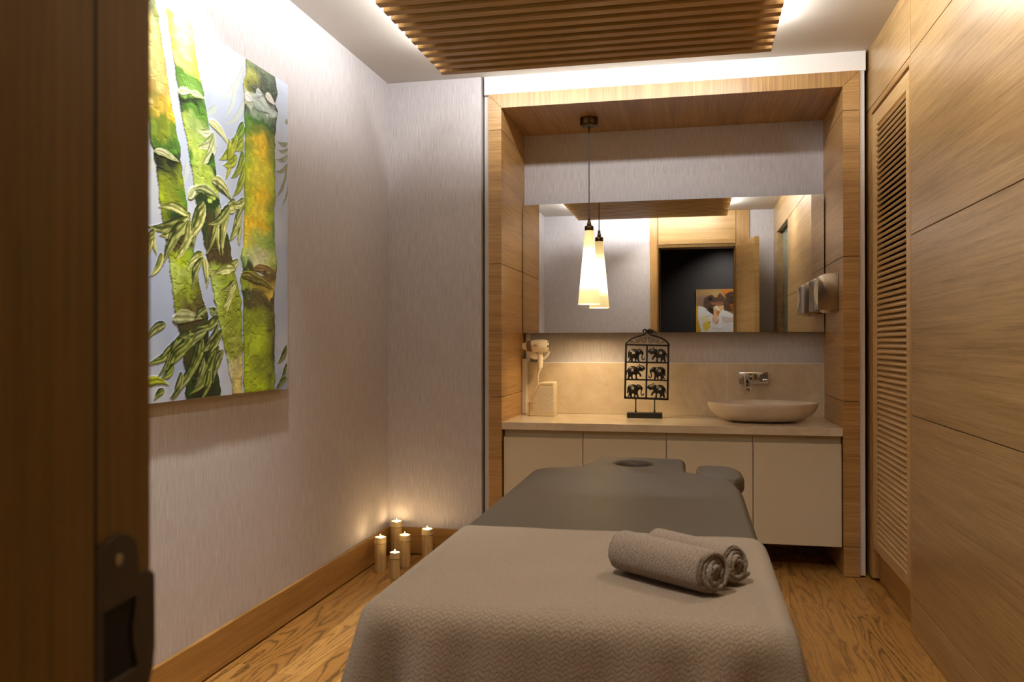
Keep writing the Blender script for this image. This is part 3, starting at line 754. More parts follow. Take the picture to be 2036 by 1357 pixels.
# ------------------------------------------------------------------ carved ivory box
def carved():
    y0, y1 = 4.635, 4.725
    t = thing('carved_box', 'ivory slant-backed holder with a pierced flower pattern on the counter', 'holder', (-0.83, 4.68, ZCT))
    P = [(-0.903, ZCT+0.0006), (-0.757, ZCT+0.0006), (-0.757, 0.903), (-0.845, 0.900), (-0.886, 0.845), (-0.899, 0.81)]
    obj('shell', prism(NB(), round_poly(P, [0.003, 0.003, 0.010, 0.012, 0.01, 0.012], 4), 'Y', y0, y1, bev=0.004, seg=3), 'ivory2', t, smooth=35)
    obj('side_lip', B(-0.916, -0.9035, y0+0.006, y1-0.01, ZCT+0.0006, 0.785, bev=0.004, seg=2), 'ivory2', t, smooth=35)
    pin = [(-0.893, 0.737), (-0.767, 0.737), (-0.767, 0.893), (-0.840, 0.893), (-0.876, 0.842), (-0.891, 0.81)]
    obj('pattern_ground', prism(NB(), round_poly(pin, 0.004, 3), 'Y', y0-0.0008, y0+0.001), 'tan', t)
    pat = NB(); st = 0.0135
    for i in range(10):
        for j in range(11):
            x_ = -0.892+i*st+(0.5*st if j % 2 else 0); z_ = 0.742+j*st*0.95
            if x_ > -0.768 or z_ > 0.889: continue
            lim = -0.890 if z_ < 0.80 else -0.890+(z_-0.80)*0.62
            if x_ < lim+0.008: continue
            tube(pat, [(x_+0.0052*math.cos(a), y0-0.0014, z_+0.0052*math.sin(a)) for a in [2*math.pi*q/8 for q in range(8)]], 0.0017, 4, closed=True)
    o = obj('pierced_pattern', pat, 'ivory', t); o['kind'] = 'stuff'
    obj('foot_band', B(-0.901, -0.759, y0-0.0015, y0+0.004, 0.7302, 0.7318), 'ivory', t)
carved()

# ================================================================== MASSAGE TABLE
ZT = 0.668
TX0, TX1, TYF = -0.558, 0.154, 1.335
def bed():
    t = thing('massage_table', 'massage table with dark taupe cover and a face hole', 'massage table', (-0.2, 2.3, 0))
    out = [(TX0+0.004, TYF), (TX1-0.001, TYF), (TX1-0.004, 1.94), (0.149, 2.70), (0.128, 2.875), (0.010, 2.985), (-0.022, 3.02), (-0.027, 3.09), (-0.030, 3.345), (-0.372, 3.365), (-0.392, 3.16), (-0.425, 3.06), (-0.520, 3.035), (-0.566, 2.97)]
    rad = [0.05, 0.05, 0.2, 0.1, 0.05, 0.05, 0.02, 0.05, 0.045, 0.05, 0.06, 0.06, 0.06, 0.06]
    outl = round_poly(out, rad, 6)
    hole = [(-0.216+0.064*math.cos(a), 3.185+0.075*math.sin(a)) for a in [2*math.pi*k/28 for k in range(28)]]
    bm = NB()
    prism(bm, outl, 'Z', ZT-0.075, ZT, holes=[hole])
    top = [e for e in bm.edges if len(e.link_faces) == 2 and e.calc_face_angle(0) > 1.0 and all(v.co.z > ZT-0.001 for v in e.verts)]
    bmesh.ops.bevel(bm, geom=top, offset=0.022, segments=5, affect='EDGES', profile=0.5)
    obj('mattress', bm, 'leather', t, smooth=50)
    arm = round_poly([(0.004, 2.955), (0.135, 2.87), (0.172, 2.95), (0.168, 3.12), (0.13, 3.215), (0.012, 3.215)], [0.03, 0.03, 0.04, 0.05, 0.05, 0.04], 5)
    obj('arm_pad', prism(NB(), arm, 'Z', ZT-0.062, ZT-0.004, bev=0.018, seg=4), 'leather', t, smooth=50)
    obj('face_well', lathe(NB(), [(0.075, 0.0), (0.075, 0.004)], (-0.216, 3.185, ZT-0.082), 'Z', 28, squash=(1, 1.15)), 'dark', t)
    fr = NB(); box(fr, TX0+0.05, TX1-0.05, TYF+0.06, 2.92, ZT-0.155, ZT-0.077)
    obj('frame', fr, 'oak_slat', t)
    for lx in (TX0+0.09, TX1-0.09):
        for ly in (TYF+0.12, 2.82):
            obj('leg', B(lx-0.03, lx+0.03, ly-0.03, ly+0.03, 0.0, ZT-0.155, bev=0.003), 'oak_slat', t)
    obj('shelf', B(TX0+0.10, TX1-0.10, TYF+0.15, 2.79, 0.20, 0.222), 'oak_slat', t)
bed()
# spread towel: top sheet + hanging skirt
def spread():
    z0 = ZT+0.0055; r = 0.042; tk = 0.006
    ax0, ax1, ayf = TX0-0.010, TX1+0.010, TYF-0.010; yb = 1.965
    N, Tn = 150, 26
    # contour from the rear left corner, along the left side, front, right side
    rc = 0.055; per = []
    def add(p, n, uvd): per.append((Vector(p), Vector(n), uvd))
    m1 = 36
    for i in range(m1):
        f = i/(m1-1); add((ax0, yb+(ayf+rc-yb)*f), (-1, 0), 0)
    for i in range(1, 16):
        a = math.pi+math.pi/2*i/16; add((ax0+rc+rc*math.cos(a), ayf+rc+rc*math.sin(a)), (math.cos(a), math.sin(a)), 1)
    m2 = 60
    for i in range(m2):
        f = i/(m2-1); add((ax0+rc+(ax1-ax0-2*rc)*f, ayf), (0, -1), 2)
    for i in range(1, 16):
        a = 1.5*math.pi+math.pi/2*i/16; add((ax1-rc+rc*math.cos(a), ayf+rc+rc*math.sin(a)), (math.cos(a), math.sin(a)), 3)
    for i in range(m1):
        f = i/(m1-1); add((ax1, ayf+rc+(yb-ayf-rc)*f), (1, 0), 4)
    V = []; UV = []; Fc = []
    n = len(per)
    cum = [0]
    for i in range(1, n): cum.append(cum[-1]+(per[i][0]-per[i-1][0]).length)
    iL = m1+7; iR = m1+15+m2+7
    drops = [0, 0.008, 0.016, 0.025, 0.034, 0.044, 0.055, 0.068, 0.078, 0.09, 0.115, 0.14, 0.17, 0.2, 0.235, 0.27, 0.31, 0.35, 0.39, 0.43]
    def skirt(i, s):
        p, nr, sd = per[i]
        # rounding over the mattress edge, then hanging
        if s < r*1.5708:
            a = s/r; out = r*math.sin(a)-r; dz = r*(1-math.cos(a))
        else:
            out = 0.0; dz = r+(s-r*1.5708)
        hang = max(0.0, s-0.05)
        dL = (cum[i]-cum[iL]); dR = (cum[i]-cum[iR])
        def wave(dd):
            gss = math.exp(-(dd/0.20)**2)
            return gss*(0.038*(0.2+0.8*math.cos(dd*52))*min(1, hang/0.12)+0.008*min(1, hang/0.3))
        fold = wave(dL)+wave(dR)
        gen = 0.010*math.sin(cum[i]*17+0.6)*min(1, hang/0.3)+0.004*math.sin(cum[i]*41)*min(1, hang/0.3)
        flare = 0.03*hang
        q = p+nr*(out+fold+gen+flare)
        return (q.x, q.y, z0+tk-dz)
    rows = []
    for s in drops:
        row = []
        for i in range(n):
            pt = skirt(i, s); row.append(len(V)); V.append(pt)
            p, nr, sd = per[i]
            UV.append((p.x+nr.x*s, p.y+nr.y*s))
        rows.append(row)
    for j in range(len(rows)-1):
        for i in range(n-1): Fc.append((rows[j][i], rows[j+1][i], rows[j+1][i+1], rows[j][i+1]))
    # top sheet: fan of inner rings towards the centre line
    nr_ = 14; prev = rows[0]
    cen = (ax0+ax1)/2
    for k in range(1, nr_+1):
        f = k/nr_; row = []
        for i in range(n):
            x_, y_, z_ = V[rows[0][i]]
            inner = Vector((cen+(x_-cen)*0.02, yb-0.0005 if False else ayf+rc+(yb-ayf-rc)*max(0.0, min(1.0, (y_-ayf)/(yb-ayf)))))
            px_, py_ = x_+(inner.x-x_)*f, y_+(inner.y-y_)*f
            hz = 0.0012*math.sin(px_*23+py_*9)+0.0010*math.sin(py_*31-px_*13)
            row.append(len(V)); V.append((px_, py_, z0+tk+hz*min(1, 3*f))); UV.append((px_, py_))
        for i in range(n-1): Fc.append((prev[i], prev[i+1], row[i+1], row[i]))
        prev = row
    # close the middle seam between the mirrored left and right inner rows
    i, j = 0, n-1
    while j-i > 2:
        Fc.append((prev[i], prev[i+1], prev[j-1], prev[j])); i += 1; j -= 1
    if j-i == 2: Fc.append((prev[i], prev[i+1], prev[j]))
    me = bpy.data.meshes.new('spread_towel'); me.from_pydata(V, [], Fc); me.update()
    uvl = me.uv_layers.new(name='UVMap')
    for lp_ in me.loops: uvl.data[lp_.index].uv = UV[lp_.vertex_index]
    me.materials.append(M['towel']); me.polygons.foreach_set('use_smooth', [True]*len(me.polygons))
    o = bpy.data.objects.new('spread_towel', me); C.objects.link(o)
    bm = bmesh.new(); bm.from_mesh(me); bmesh.ops.remove_doubles(bm, verts=bm.verts[:], dist=0.0004)
    bmesh.ops.recalc_face_normals(bm, faces=bm.faces[:])
    if sum(f.normal.z*f.calc_area() for f in bm.faces) < 0: bmesh.ops.reverse_faces(bm, faces=bm.faces[:])
    bm.to_mesh(me); bm.free()
    md = o.modifiers.new('thickness', 'SOLIDIFY'); md.thickness = tk; md.offset = -1
    tag(o, 'large beige terry towel draped over the foot of the massage table', 'towel')
    return o
spread()
ZTOW = ZT+0.0055+0.006+0.0015
def roll(a, b2, R0, turns, label, phase, sd):
    a = Vector((a[0], a[1], 0)); b2 = Vector((b2[0], b2[1], 0))
    ax = (b2-a); L = ax.length; ax.normalize(); side = Vector((-ax.y, ax.x, 0))
    c0 = Vector((0, 0, ZTOW+R0))
    na = int(turns*34); nL = 44
    th = R0*0.72/turns
    V = []; UV = []; Fc = []; arc = 0
    rl = random.Random(sd)
    jit = [rl.uniform(-0.004, 0.004) for _ in range(na+1)]
    prevp = None; grid = []
    for i in range(na+1):
        f = i/na; ang_ = phase-f*turns*2*math.pi
        rad = R0*(1-0.76*f)
        sq = 1.0-0.05*(1 if math.sin(ang_) < -0.8 else 0)
        p2 = (rad*math.cos(ang_)*1.04, rad*math.sin(ang_)*sq*0.98)
        if prevp: arc += math.hypot(p2[0]-prevp[0], p2[1]-prevp[1])
        prevp = p2; row = []
        js = 0.006*math.sin(f*turns*5+sd)+jit[i]*0.4
        for j in range(nL+1):
            g_ = j/nL; endr = 1.0-0.10*max(0, (abs(g_-0.5)-0.44)/0.06)**2
            pos = a+ax*(L*g_+(js if g_ > 0.97 else (-js if g_ < 0.03 else 0)))+side*p2[0]*endr+Vector((0, 0, p2[1]*endr))+c0
            row.append(len(V)); V.append(pos); UV.append((arc, L*g_))
        grid.append(row)
    for i in range(na):
        for j in range(nL): Fc.append((grid[i][j], grid[i+1][j], grid[i+1][j+1], grid[i][j+1]))
    me = bpy.data.meshes.new('rolled_towel'); me.from_pydata(V, [], Fc); me.update()
    uvl = me.uv_layers.new(name='UVMap')
    for lp_ in me.loops: uvl.data[lp_.index].uv = UV[lp_.vertex_index]
    me.materials.append(M['towel_roll']); me.polygons.foreach_set('use_smooth', [True]*len(me.polygons))
    o = bpy.data.objects.new('rolled_towel', me); C.objects.link(o)
    bm = bmesh.new(); bm.from_mesh(me)
    # outward-facing outer wrap
    bm.faces.ensure_lookup_table()
    f0 = bm.faces[nL//2]; mid = (a+b2)/2+c0
    if (f0.calc_center_median()-mid).dot(f0.normal) < 0: bmesh.ops.reverse_faces(bm, faces=bm.faces[:])
    bm.to_mesh(me); bm.free()
    md = o.modifiers.new('thickness', 'SOLIDIFY'); md.thickness = th; md.offset = -1
    ORG[o.name] = Vector((0, 0, 0))
    tag(o, label, 'towel', 'rolled towels on the massage table')
roll((-0.140, 1.628), (0.038, 1.492), 0.042, 4.2, 'beige towel rolled up at the front of the pair on the table', math.radians(-60), 3)
roll((-0.078, 1.698), (0.078, 1.570), 0.038, 4.0, 'beige towel rolled up at the rear of the pair on the table', math.radians(-30), 8)

# ================================================================== CANDLES
def candle(cx, cy, r, h, label):
    t = thing('candle_holder', label, 'candle', (cx, cy, 0.0), 'bamboo candle holders in the corner')
    zn = h-0.027
    pr = [(r*0.98, 0.0006), (r, 0.004), (r*1.0, zn-0.006), (r*1.06, zn-0.002), (r*1.06, zn+0.001), (r*1.0, zn+0.005), (r*1.01, h), (r*0.86, h), (r*0.84, h-0.012), (r*0.5, h-0.0125)]
    obj('cane', lathe(NB(), pr, (cx, cy, 0), 'Z', 28), 'bamboo', t, smooth=50)
    obj('node_ring', tube(NB(), [(cx+r*1.045*math.cos(a), cy+r*1.045*math.sin(a), zn-0.0025) for a in [2*math.pi*k/28 for k in range(28)]], 0.0012, 6, closed=True), 'bamboo_ring', t, smooth=True)
    wx = obj('tealight', lathe(NB(), [(r*0.74, -0.0005), (r*0.78, 0.005), (r*0.70, 0.0055), (r*0.68, 0.0035), (r*0.1, 0.003)], (cx, cy, h-0.0115), 'Z', 24), 'wax', t, smooth=50)
    fz = h-0.008
    fl = lathe(NB(), [(0.0008, 0.0), (0.0040, 0.003), (0.0050, 0.0065), (0.0036, 0.012), (0.0016, 0.018), (0.0004, 0.022)], (cx, cy, fz), 'Z', 12)
    obj('flame', fl, 'flame', t, smooth='all')
    l = bpy.data.lights.new('candle_light', 'POINT'); l.energy = 0.15; l.color = (1.0, 0.66, 0.34); l.shadow_soft_size = 0.006
    lo = bpy.data.objects.new('candle_light', l); C.objects.link(lo); lo.location = (cx, cy, h+0.006)
candle(-1.505, 3.895, 0.0285, 0.168, 'bamboo candle holder nearest the left skirting board')
candle(-1.395, 3.800, 0.0245, 0.122, 'shortest bamboo candle holder, at the front of the five')
candle(-1.415, 3.998, 0.0280, 0.160, 'cracked bamboo candle holder in the middle of the five')
candle(-1.335, 4.115, 0.0290, 0.168, 'bamboo candle holder on the right, partly behind the draped towel')
candle(-1.525, 4.180, 0.0290, 0.186, 'tallest bamboo candle holder, standing in the wall corner')

# ================================================================== PAINTINGS
def px_plane(xw):
    """photo pixel -> (y, z) on the plane x = xw, used to author the bamboo brush strokes"""
    def f(px, py):
        v = fw+rt*((px-1018)/F_PX)-up*((py-678.5)/F_PX)
        s = xw/v.x
        return (v.y*s, H+v.z*s)
    return f
def srgb(c): return np.array(lin(c)[:3])
class Raster:
    def __init__(self, u0, u1, v0, v1, nu, nv, bg):
        self.u = np.linspace(u0, u1, nu); self.v = np.linspace(v0, v1, nv)
        self.U, self.Vv = np.meshgrid(self.u, self.v, indexing='ij')
        self.col = np.ones((nu, nv, 3))*srgb(bg); self.h = np.zeros((nu, nv))
        r = np.random.default_rng(5)
        self.nz = self.fbm(r, nu, nv, 6); self.nz2 = self.fbm(r, nu, nv, 20); self.nz3 = self.fbm(r, nu, nv, 60)
    def fbm(self, r, nu, nv, cells):
        g_ = r.random((cells+2, int(cells*1.3)+2))
        xi = np.linspace(0, cells, nu); yi = np.linspace(0, cells*1.3-0.01, nv)
        x0 = np.clip(xi.astype(int), 0, cells); y0 = np.clip(yi.astype(int), 0, int(cells*1.3))
        fx = (xi-x0)[:, None]; fy = (yi-y0)[None, :]
        fx = fx*fx*(3-2*fx); fy = fy*fy*(3-2*fy)
        a = g_[x0][:, y0]; b2 = g_[x0+1][:, y0]; c = g_[x0][:, y0+1]; d_ = g_[x0+1][:, y0+1]
        return a*(1-fx)*(1-fy)+b2*fx*(1-fy)+c*(1-fx)*fy+d_*fx*fy
    def poly_mask(self, pts):
        P = np.array(pts); m = np.zeros(self.U.shape, bool)
        iu = (self.u >= P[:, 0].min()) & (self.u <= P[:, 0].max()); iv = (self.v >= P[:, 1].min()) & (self.v <= P[:, 1].max())
        if not iu.any() or not iv.any(): return m
        U = self.U[np.ix_(iu, iv)]; V_ = self.Vv[np.ix_(iu, iv)]
        ins = np.zeros(U.shape, bool)
        n = len(P)
        for i in range(n):
            x1, y1 = P[i]; x2, y2 = P[(i+1) % n]
            if y1 == y2: continue
            c = ((y1 > V_) != (y2 > V_)) & (U < (x2-x1)*(V_-y1)/(y2-y1)+x1)
            ins ^= c
        m[np.ix_(iu, iv)] = ins
        return m
    def blend(self, mask, colr, a=1.0):
        k = mask*a
        self.col = self.col*(1-k[..., None])+np.asarray(colr)*k[..., None]
    def leaf(self, p0, p1, wd_, c_lo, c_hi, a=1.0, hgt=0.0013, bend=0.12):
        p0 = np.array(p0); p1 = np.array(p1); d_ = p1-p0; L = np.hypot(*d_); d_ = d_/L; nn = np.array((-d_[1], d_[0]))
        R_ = L+wd_
        iu = (self.u > min(p0[0], p1[0])-0.08) & (self.u < max(p0[0], p1[0])+0.08); iv = (self.v > min(p0[1], p1[1])-0.08) & (self.v < max(p0[1], p1[1])+0.08)
        if not iu.any() or not iv.any(): return
        ix = np.ix_(iu, iv)
        q0 = self.U[ix]-p0[0]; q1 = self.Vv[ix]-p0[1]
        tt = (q0*d_[0]+q1*d_[1])/L; cr_ = q0*nn[0]+q1*nn[1]-bend*L*4*tt*(1-tt)
        prof_ = np.where((tt > 0) & (tt < 1), np.clip(np.sin(np.pi*np.clip(tt, 0, 1)**0.60), 0, 1)**0.9, 0)
        prof_ = prof_*wd_*0.43*(0.75+0.5*self.nz2[ix])
        s = np.where(prof_ > 1e-5, cr_/np.maximum(prof_, 1e-5), 9)
        mk = np.abs(s) < 1
        strk = 0.5+0.5*np.sin(s*7+tt*4+self.nz2[ix]*6)
        f = np.clip(0.22+0.85*strk*self.nz3[ix]*1.5-0.15+0.42*s, 0, 1)[..., None]
        colr = srgb(c_lo)*(1-f)+srgb(c_hi)*f
        edge = (np.abs(s) > 0.80) & (s < 0)
        colr = np.where(edge[..., None], colr*0.45, colr)
        k = (mk*a)[..., None]
        self.col[ix] = self.col[ix]*(1-k)+colr*k
        hh = hgt*(0.55+0.45*np.abs(s)**2+0.35*strk)
        self.h[ix] = np.where(mk, np.maximum(self.h[ix]*0.5, 0)+hh, self.h[ix])
    def mesh(self, name, to_world, parent, mat):
        nu, nv = self.U.shape
        pts = to_world(self.U.ravel(), self.Vv.ravel(), self.h.ravel())
        idx = np.arange(nu*nv).reshape(nu, nv)
        q = np.stack([idx[:-1, :-1], idx[1:, :-1], idx[1:, 1:], idx[:-1, 1:]], -1).reshape(-1, 4)
        me = bpy.data.meshes.new(name)
        me.vertices.add(nu*nv); me.vertices.foreach_set('co', (pts-np.array(world_org(parent))).astype(np.float32).ravel())
        me.loops.add(q.size); me.loops.foreach_set('vertex_index', q.ravel().astype(np.int32))
        me.polygons.add(len(q)); me.polygons.foreach_set('loop_start', (np.arange(len(q))*4).astype(np.int32))
        me.update(calc_edges=True)
        me.polygons.foreach_set('use_smooth', np.ones(len(q), bool))
        ca = me.color_attributes.new('paint', 'FLOAT_COLOR', 'POINT')
        rgba = np.concatenate([self.col.reshape(-1, 3), np.ones((nu*nv, 1))], 1).astype(np.float32)
        ca.data.foreach_set('color', rgba.ravel())
        me.materials.append(mat)
        o = bpy.data.objects.new(name, me); C.objects.link(o); o.parent = parent
        return o
tp = MT('oil_paint', 0.42)
at = tp.n('ShaderNodeAttribute', attribute_name='paint')
wv = tp.noise(tp.mapping(tp.coord(), (500, 500, 500)), 1.0, 2)
tp.base(tp.mix(0.18, at.outputs['Color'], tp.ramp(wv, [(0.3, G(0.7)), (0.7, G(1.0))]), 'MULTIPLY'))
tp.bump(wv, 0.12, 0.0006)
M['paint'] = tp.m
M['canvas'] = plain('canvas_edge', (196, 196, 196), 0.8)

def bamboo_painting():
    PY0, PY1, PZ0, PZ1 = 2.04, 3.048, 0.943, 2.143
    XP = XL+0.034
    t = thing('bamboo_painting', 'canvas painting of green and yellow bamboo stalks on the left wall', 'painting', (XL, (PY0+PY1)/2, PZ0))
    obj('canvas', B(XL+0.001, XP-0.001, PY0, PY1, PZ0, PZ1), 'canvas', t)
    f = px_plane(XP)
    def A(x, y): return f(270+x/3.2303, y/3.2303)
    def Bq(x, y): return f(270+x/3.015, 380+y/3.015)
    R_ = Raster(PY0, PY1, PZ0, PZ1, 340, 560, (186, 198, 216))
    # soft background
    g_ = (R_.Vv-PZ0)/(PZ1-PZ0)
    R_.col = srgb((152, 170, 206))*(1-g_[..., None])+srgb((196, 210, 232))*g_[..., None]
    R_.blend(np.clip((R_.nz-0.45)*2.2, 0, 1)*0.45, srgb((222, 228, 234)))
    R_.blend(np.clip((R_.nz2-0.6)*2.0, 0, 1)*0.25, srgb((140, 156, 176)))
    for (a0, a1) in (((520, 250), (400, 410)), ((690, 420), (520, 640)), ((640, 560), (560, 760)), ((520, 680), (440, 720)), ((700, 640), (560, 800)), ((210, 200), (150, 380)), ((110, 1000), (60, 1110)), ((230, 600), (150, 800)), ((330, 1040), (290, 1200))):
        R_.leaf(A(*a0), A(*a1), 0.030, (196, 210, 176), (214, 224, 196), 0.5, 0.0002)
    for (a0, a1) in (((960, 780), (985, 800)), ((980, 920), (905, 900)), ((985, 950), (910, 960)), ((985, 985), (900, 1020)), ((985, 1040), (890, 1100)), ((970, 1080), (895, 1270)), ((985, 1120), (935, 1330))):
        R_.leaf(A(*a0), A(*a1), 0.022, (112, 118, 62), (176, 176, 110), 0.8, 0.0010)
    # stalks: outlines in painting space, coloured by height and by the across coordinate
    def stalk(left, right, stops, seed, rim=0.35):
        lz = np.array(left); rz = np.array(right)
        ol = np.argsort(lz[:, 1]); orr = np.argsort(rz[:, 1])
        yl = np.interp(R_.v, lz[ol, 1], lz[ol, 0]); yr = np.interp(R_.v, rz[orr, 1], rz[orr, 0])
        rg = np.random.default_rng(seed)
        wob = np.interp(R_.v, np.linspace(PZ0, PZ1, 60), rg.normal(0, 0.0025, 60))
        yl = yl+wob; yr = yr-wob
        zlo = max(lz[:, 1].min(), rz[:, 1].min())-0.004; zhi = min(lz[:, 1].max(), rz[:, 1].max())+0.02
        s = (R_.U-yl[None, :])/np.maximum(yr-yl, 1e-4)[None, :]
        mk = (s > 0) & (s < 1) & (R_.Vv >= zlo) & (R_.Vv <= zhi)
        # stops: (z, left colour, mid colour, right colour)
        st_ = sorted(stops, key=lambda q: q[0])
        zs = np.array([q[0] for q in st_]); cols = np.array([[srgb(c) for c in q[1:]] for q in st_])
        zj_ = R_.Vv+(R_.nz2-0.5)*0.05+(R_.nz3-0.5)*0.02
        k = np.clip(np.searchsorted(zs, zj_), 1, len(zs)-1)
        fz = np.clip((zj_-zs[k-1])/(zs[k]-zs[k-1]+1e-6), 0, 1); fz = np.clip((fz-0.5)*2.2+0.5, 0, 1)
        sj = np.clip(s+(R_.nz2-0.5)*0.28+(R_.nz3-0.5)*0.15, 0, 1)
        c0_ = cols[k-1]*(1-fz[..., None, None])+cols[k]*fz[..., None, None]
        wl = np.clip(1-sj*2.6, 0, 1)[..., None]; wr_ = np.clip((sj-0.62)*2.6, 0, 1)[..., None]; wm = 1-wl-wr_
        colr = c0_[..., 0, :]*wl+c0_[..., 1, :]*wm+c0_[..., 2, :]*wr_
        colr = colr*(0.80+0.40*R_.nz3[..., None])
        ed = np.clip((0.05-np.minimum(s, 1-s))/0.05, 0, 1)[..., None]*rim*1.6
        colr = colr*(1-np.clip(ed, 0, 0.8))
        R_.col = np.where(mk[..., None], colr, R_.col)
        crack = np.abs(R_.nz3-0.5) < 0.035
        R_.h = np.where(mk, 0.0010+0.0011*R_.nz3+0.0006*R_.nz2-0.0009*crack, R_.h)
    def ZA(y, x): return A(x, y)[1]
    def ZB(y, x): return Bq(x, y)[1]
    OCH, OCL, YEL = (214, 184, 70), (226, 212, 130), (240, 208, 44)
    GRN, DGR, OLV, LGR = (88, 142, 44), (34, 64, 26), (132, 150, 38), (176, 202, 92)
    BRN, BLK, LIM, PAL = (66, 58, 30), (26, 32, 24), (166, 190, 36), (214, 220, 172)
    # stalk 1
    L1 = [A(62, 0), A(62, 620), A(100, 920), A(122, 1000), A(160, 1340), Bq(145, 80), Bq(185, 330), Bq(215, 560), Bq(240, 760), Bq(270, 880), Bq(300, 1100), Bq(300, 1245)]
    R1 = [A(125, 0), A(190, 400), A(235, 700), A(285, 960), A(290, 1060), A(330, 1310), Bq(310, 130), Bq(345, 380), Bq(400, 640), Bq(430, 740), Bq(440, 900), Bq(500, 1130), Bq(510, 1228)]
    stalk(L1, R1, [(ZA(-150, 100), OLV, (104, 120, 56), DGR), (ZA(60, 90), OLV, (130, 124, 60), OLV), (ZA(160, 100), OCH, OCL, OLV), (ZA(420, 120), OCL, OCL, (206, 160, 40)), (ZA(600, 150), (190, 150, 50), OCL, YEL), (ZA(720, 160), GRN, OCH, YEL),
          (ZA(820, 180), GRN, OLV, GRN), (ZA(930, 190), GRN, (70, 110, 40), GRN), (ZA(1010, 200), DGR, BLK, DGR), (ZA(1100, 200), BLK, (70, 84, 30), OLV), (ZA(1200, 230), OLV, OLV, GRN), (ZA(1310, 240), LIM, OLV, GRN),
          (ZB(140, 230), OLV, DGR, BRN), (ZB(320, 270), DGR, BRN, DGR), (ZB(380, 290), OLV, LIM, GRN), (ZB(480, 300), LGR, LGR, OLV), (ZB(600, 310), LGR, OLV, BRN), (ZB(690, 320), OLV, (90, 88, 40), BRN), (ZB(780, 330), BRN, BRN, DGR), (ZB(900, 360), BRN, DGR, BLK), (ZB(1240, 400), DGR, BLK, DGR)], 3)
    # stalk 2
    L2 = [A(188, 30), A(250, 420), A(275, 620), A(300, 760), A(345, 1000), A(390, 1310), Bq(360, 60), Bq(400, 250), Bq(430, 430), Bq(450, 520), Bq(490, 760), Bq(545, 990), Bq(582, 1218)]
    R2 = [A(355, 110), A(400, 450), A(440, 610), A(465, 800), A(500, 1000), A(540, 1290), Bq(500, 60), Bq(560, 300), Bq(590, 480), Bq(630, 640), Bq(640, 900), Bq(636, 1215)]
    stalk(L2, R2, [(ZA(0, 270), YEL, OCL, OCL), (ZA(150, 290), YEL, (226, 214, 150), (222, 206, 110)), (ZA(330, 310), YEL, (226, 216, 150), YEL), (ZA(440, 330), OCL, (206, 206, 110), YEL), (ZA(520, 340), GRN, (120, 172, 66), GRN), (ZA(600, 350), (110, 160, 60), (130, 176, 76), GRN),
          (ZA(660, 370), BLK, DGR, GRN), (ZA(700, 380), DGR, GRN, (110, 160, 60)), (ZA(800, 390), LGR, (150, 176, 100), GRN), (ZA(960, 420), LGR, LGR, GRN), (ZA(1050, 440), GRN, LGR, DGR), (ZA(1130, 450), LGR, (160, 186, 72), LGR), (ZA(1270, 470), LGR, LGR, LGR),
          (ZB(60, 430), DGR, DGR, DGR), (ZB(240, 480), DGR, BRN, DGR), (ZB(420, 510), BRN, BRN, BRN), (ZB(520, 520), LGR, OLV, OLV), (ZB(700, 560), LGR, OLV, OLV), (ZB(980, 590), OLV, (140, 150, 60), OLV), (ZB(1060, 600), PAL, (180, 172, 116), OCL), (ZB(1220, 610), (170, 164, 104), OCL, (160, 154, 96))], 4)
    # stalk 3
    L3 = [A(705, 360), A(708, 470), A(690, 540), A(694, 600), A(698, 800), A(695, 1340), Bq(650, 60), Bq(643, 330), Bq(630, 400), Bq(642, 470), Bq(625, 530), Bq(640, 640), Bq(646, 1212)]
    R3 = [A(890, 470), A(912, 600), A(890, 660), A(914, 720), A(895, 860), A(890, 1340), Bq(835, 60), Bq(835, 330), Bq(846, 470), Bq(835, 545), Bq(832, 620), Bq(834, 1198)]
    stalk(L3, R3, [(ZA(330, 800), OLV, (96, 112, 60), DGR), (ZA(450, 800), OLV, (90, 110, 60), DGR), (ZA(520, 800), (196, 200, 60), DGR, DGR), (ZA(600, 800), (190, 196, 50), (60, 76, 40), BLK), (ZA(640, 800), PAL, (196, 214, 206), BLK), (ZA(690, 800), PAL, (186, 206, 196), (190, 206, 200)), (ZA(730, 800), BLK, (150, 178, 150), DGR), (ZA(790, 800), GRN, (70, 130, 50), BLK),
          (ZA(850, 800), GRN, OLV, DGR), (ZA(920, 800), (110, 150, 40), YEL, GRN), (ZA(1150, 800), LIM, (228, 218, 60), LIM), (ZA(1340, 800), LIM, (236, 216, 60), LIM),
          (ZB(60, 740), LIM, YEL, OLV), (ZB(200, 740), YEL, YEL, GRN), (ZB(300, 740), YEL, LGR, GRN), (ZB(390, 740), LGR, (200, 206, 150), LGR), (ZB(430, 740), GRN, PAL, OLV), (ZB(490, 740), DGR, BRN, (130, 96, 40)), (ZB(545, 740), OLV, (110, 90, 30), BRN), (ZB(600, 740), OLV, (150, 140, 50), OCH),
          (ZB(640, 740), DGR, (80, 72, 34), BRN), (ZB(760, 740), OLV, OLV, BRN), (ZB(900, 740), OLV, LIM, BRN), (ZB(1050, 740), LIM, OLV, DGR), (ZB(1210, 740), LIM, LIM, OLV)], 6)
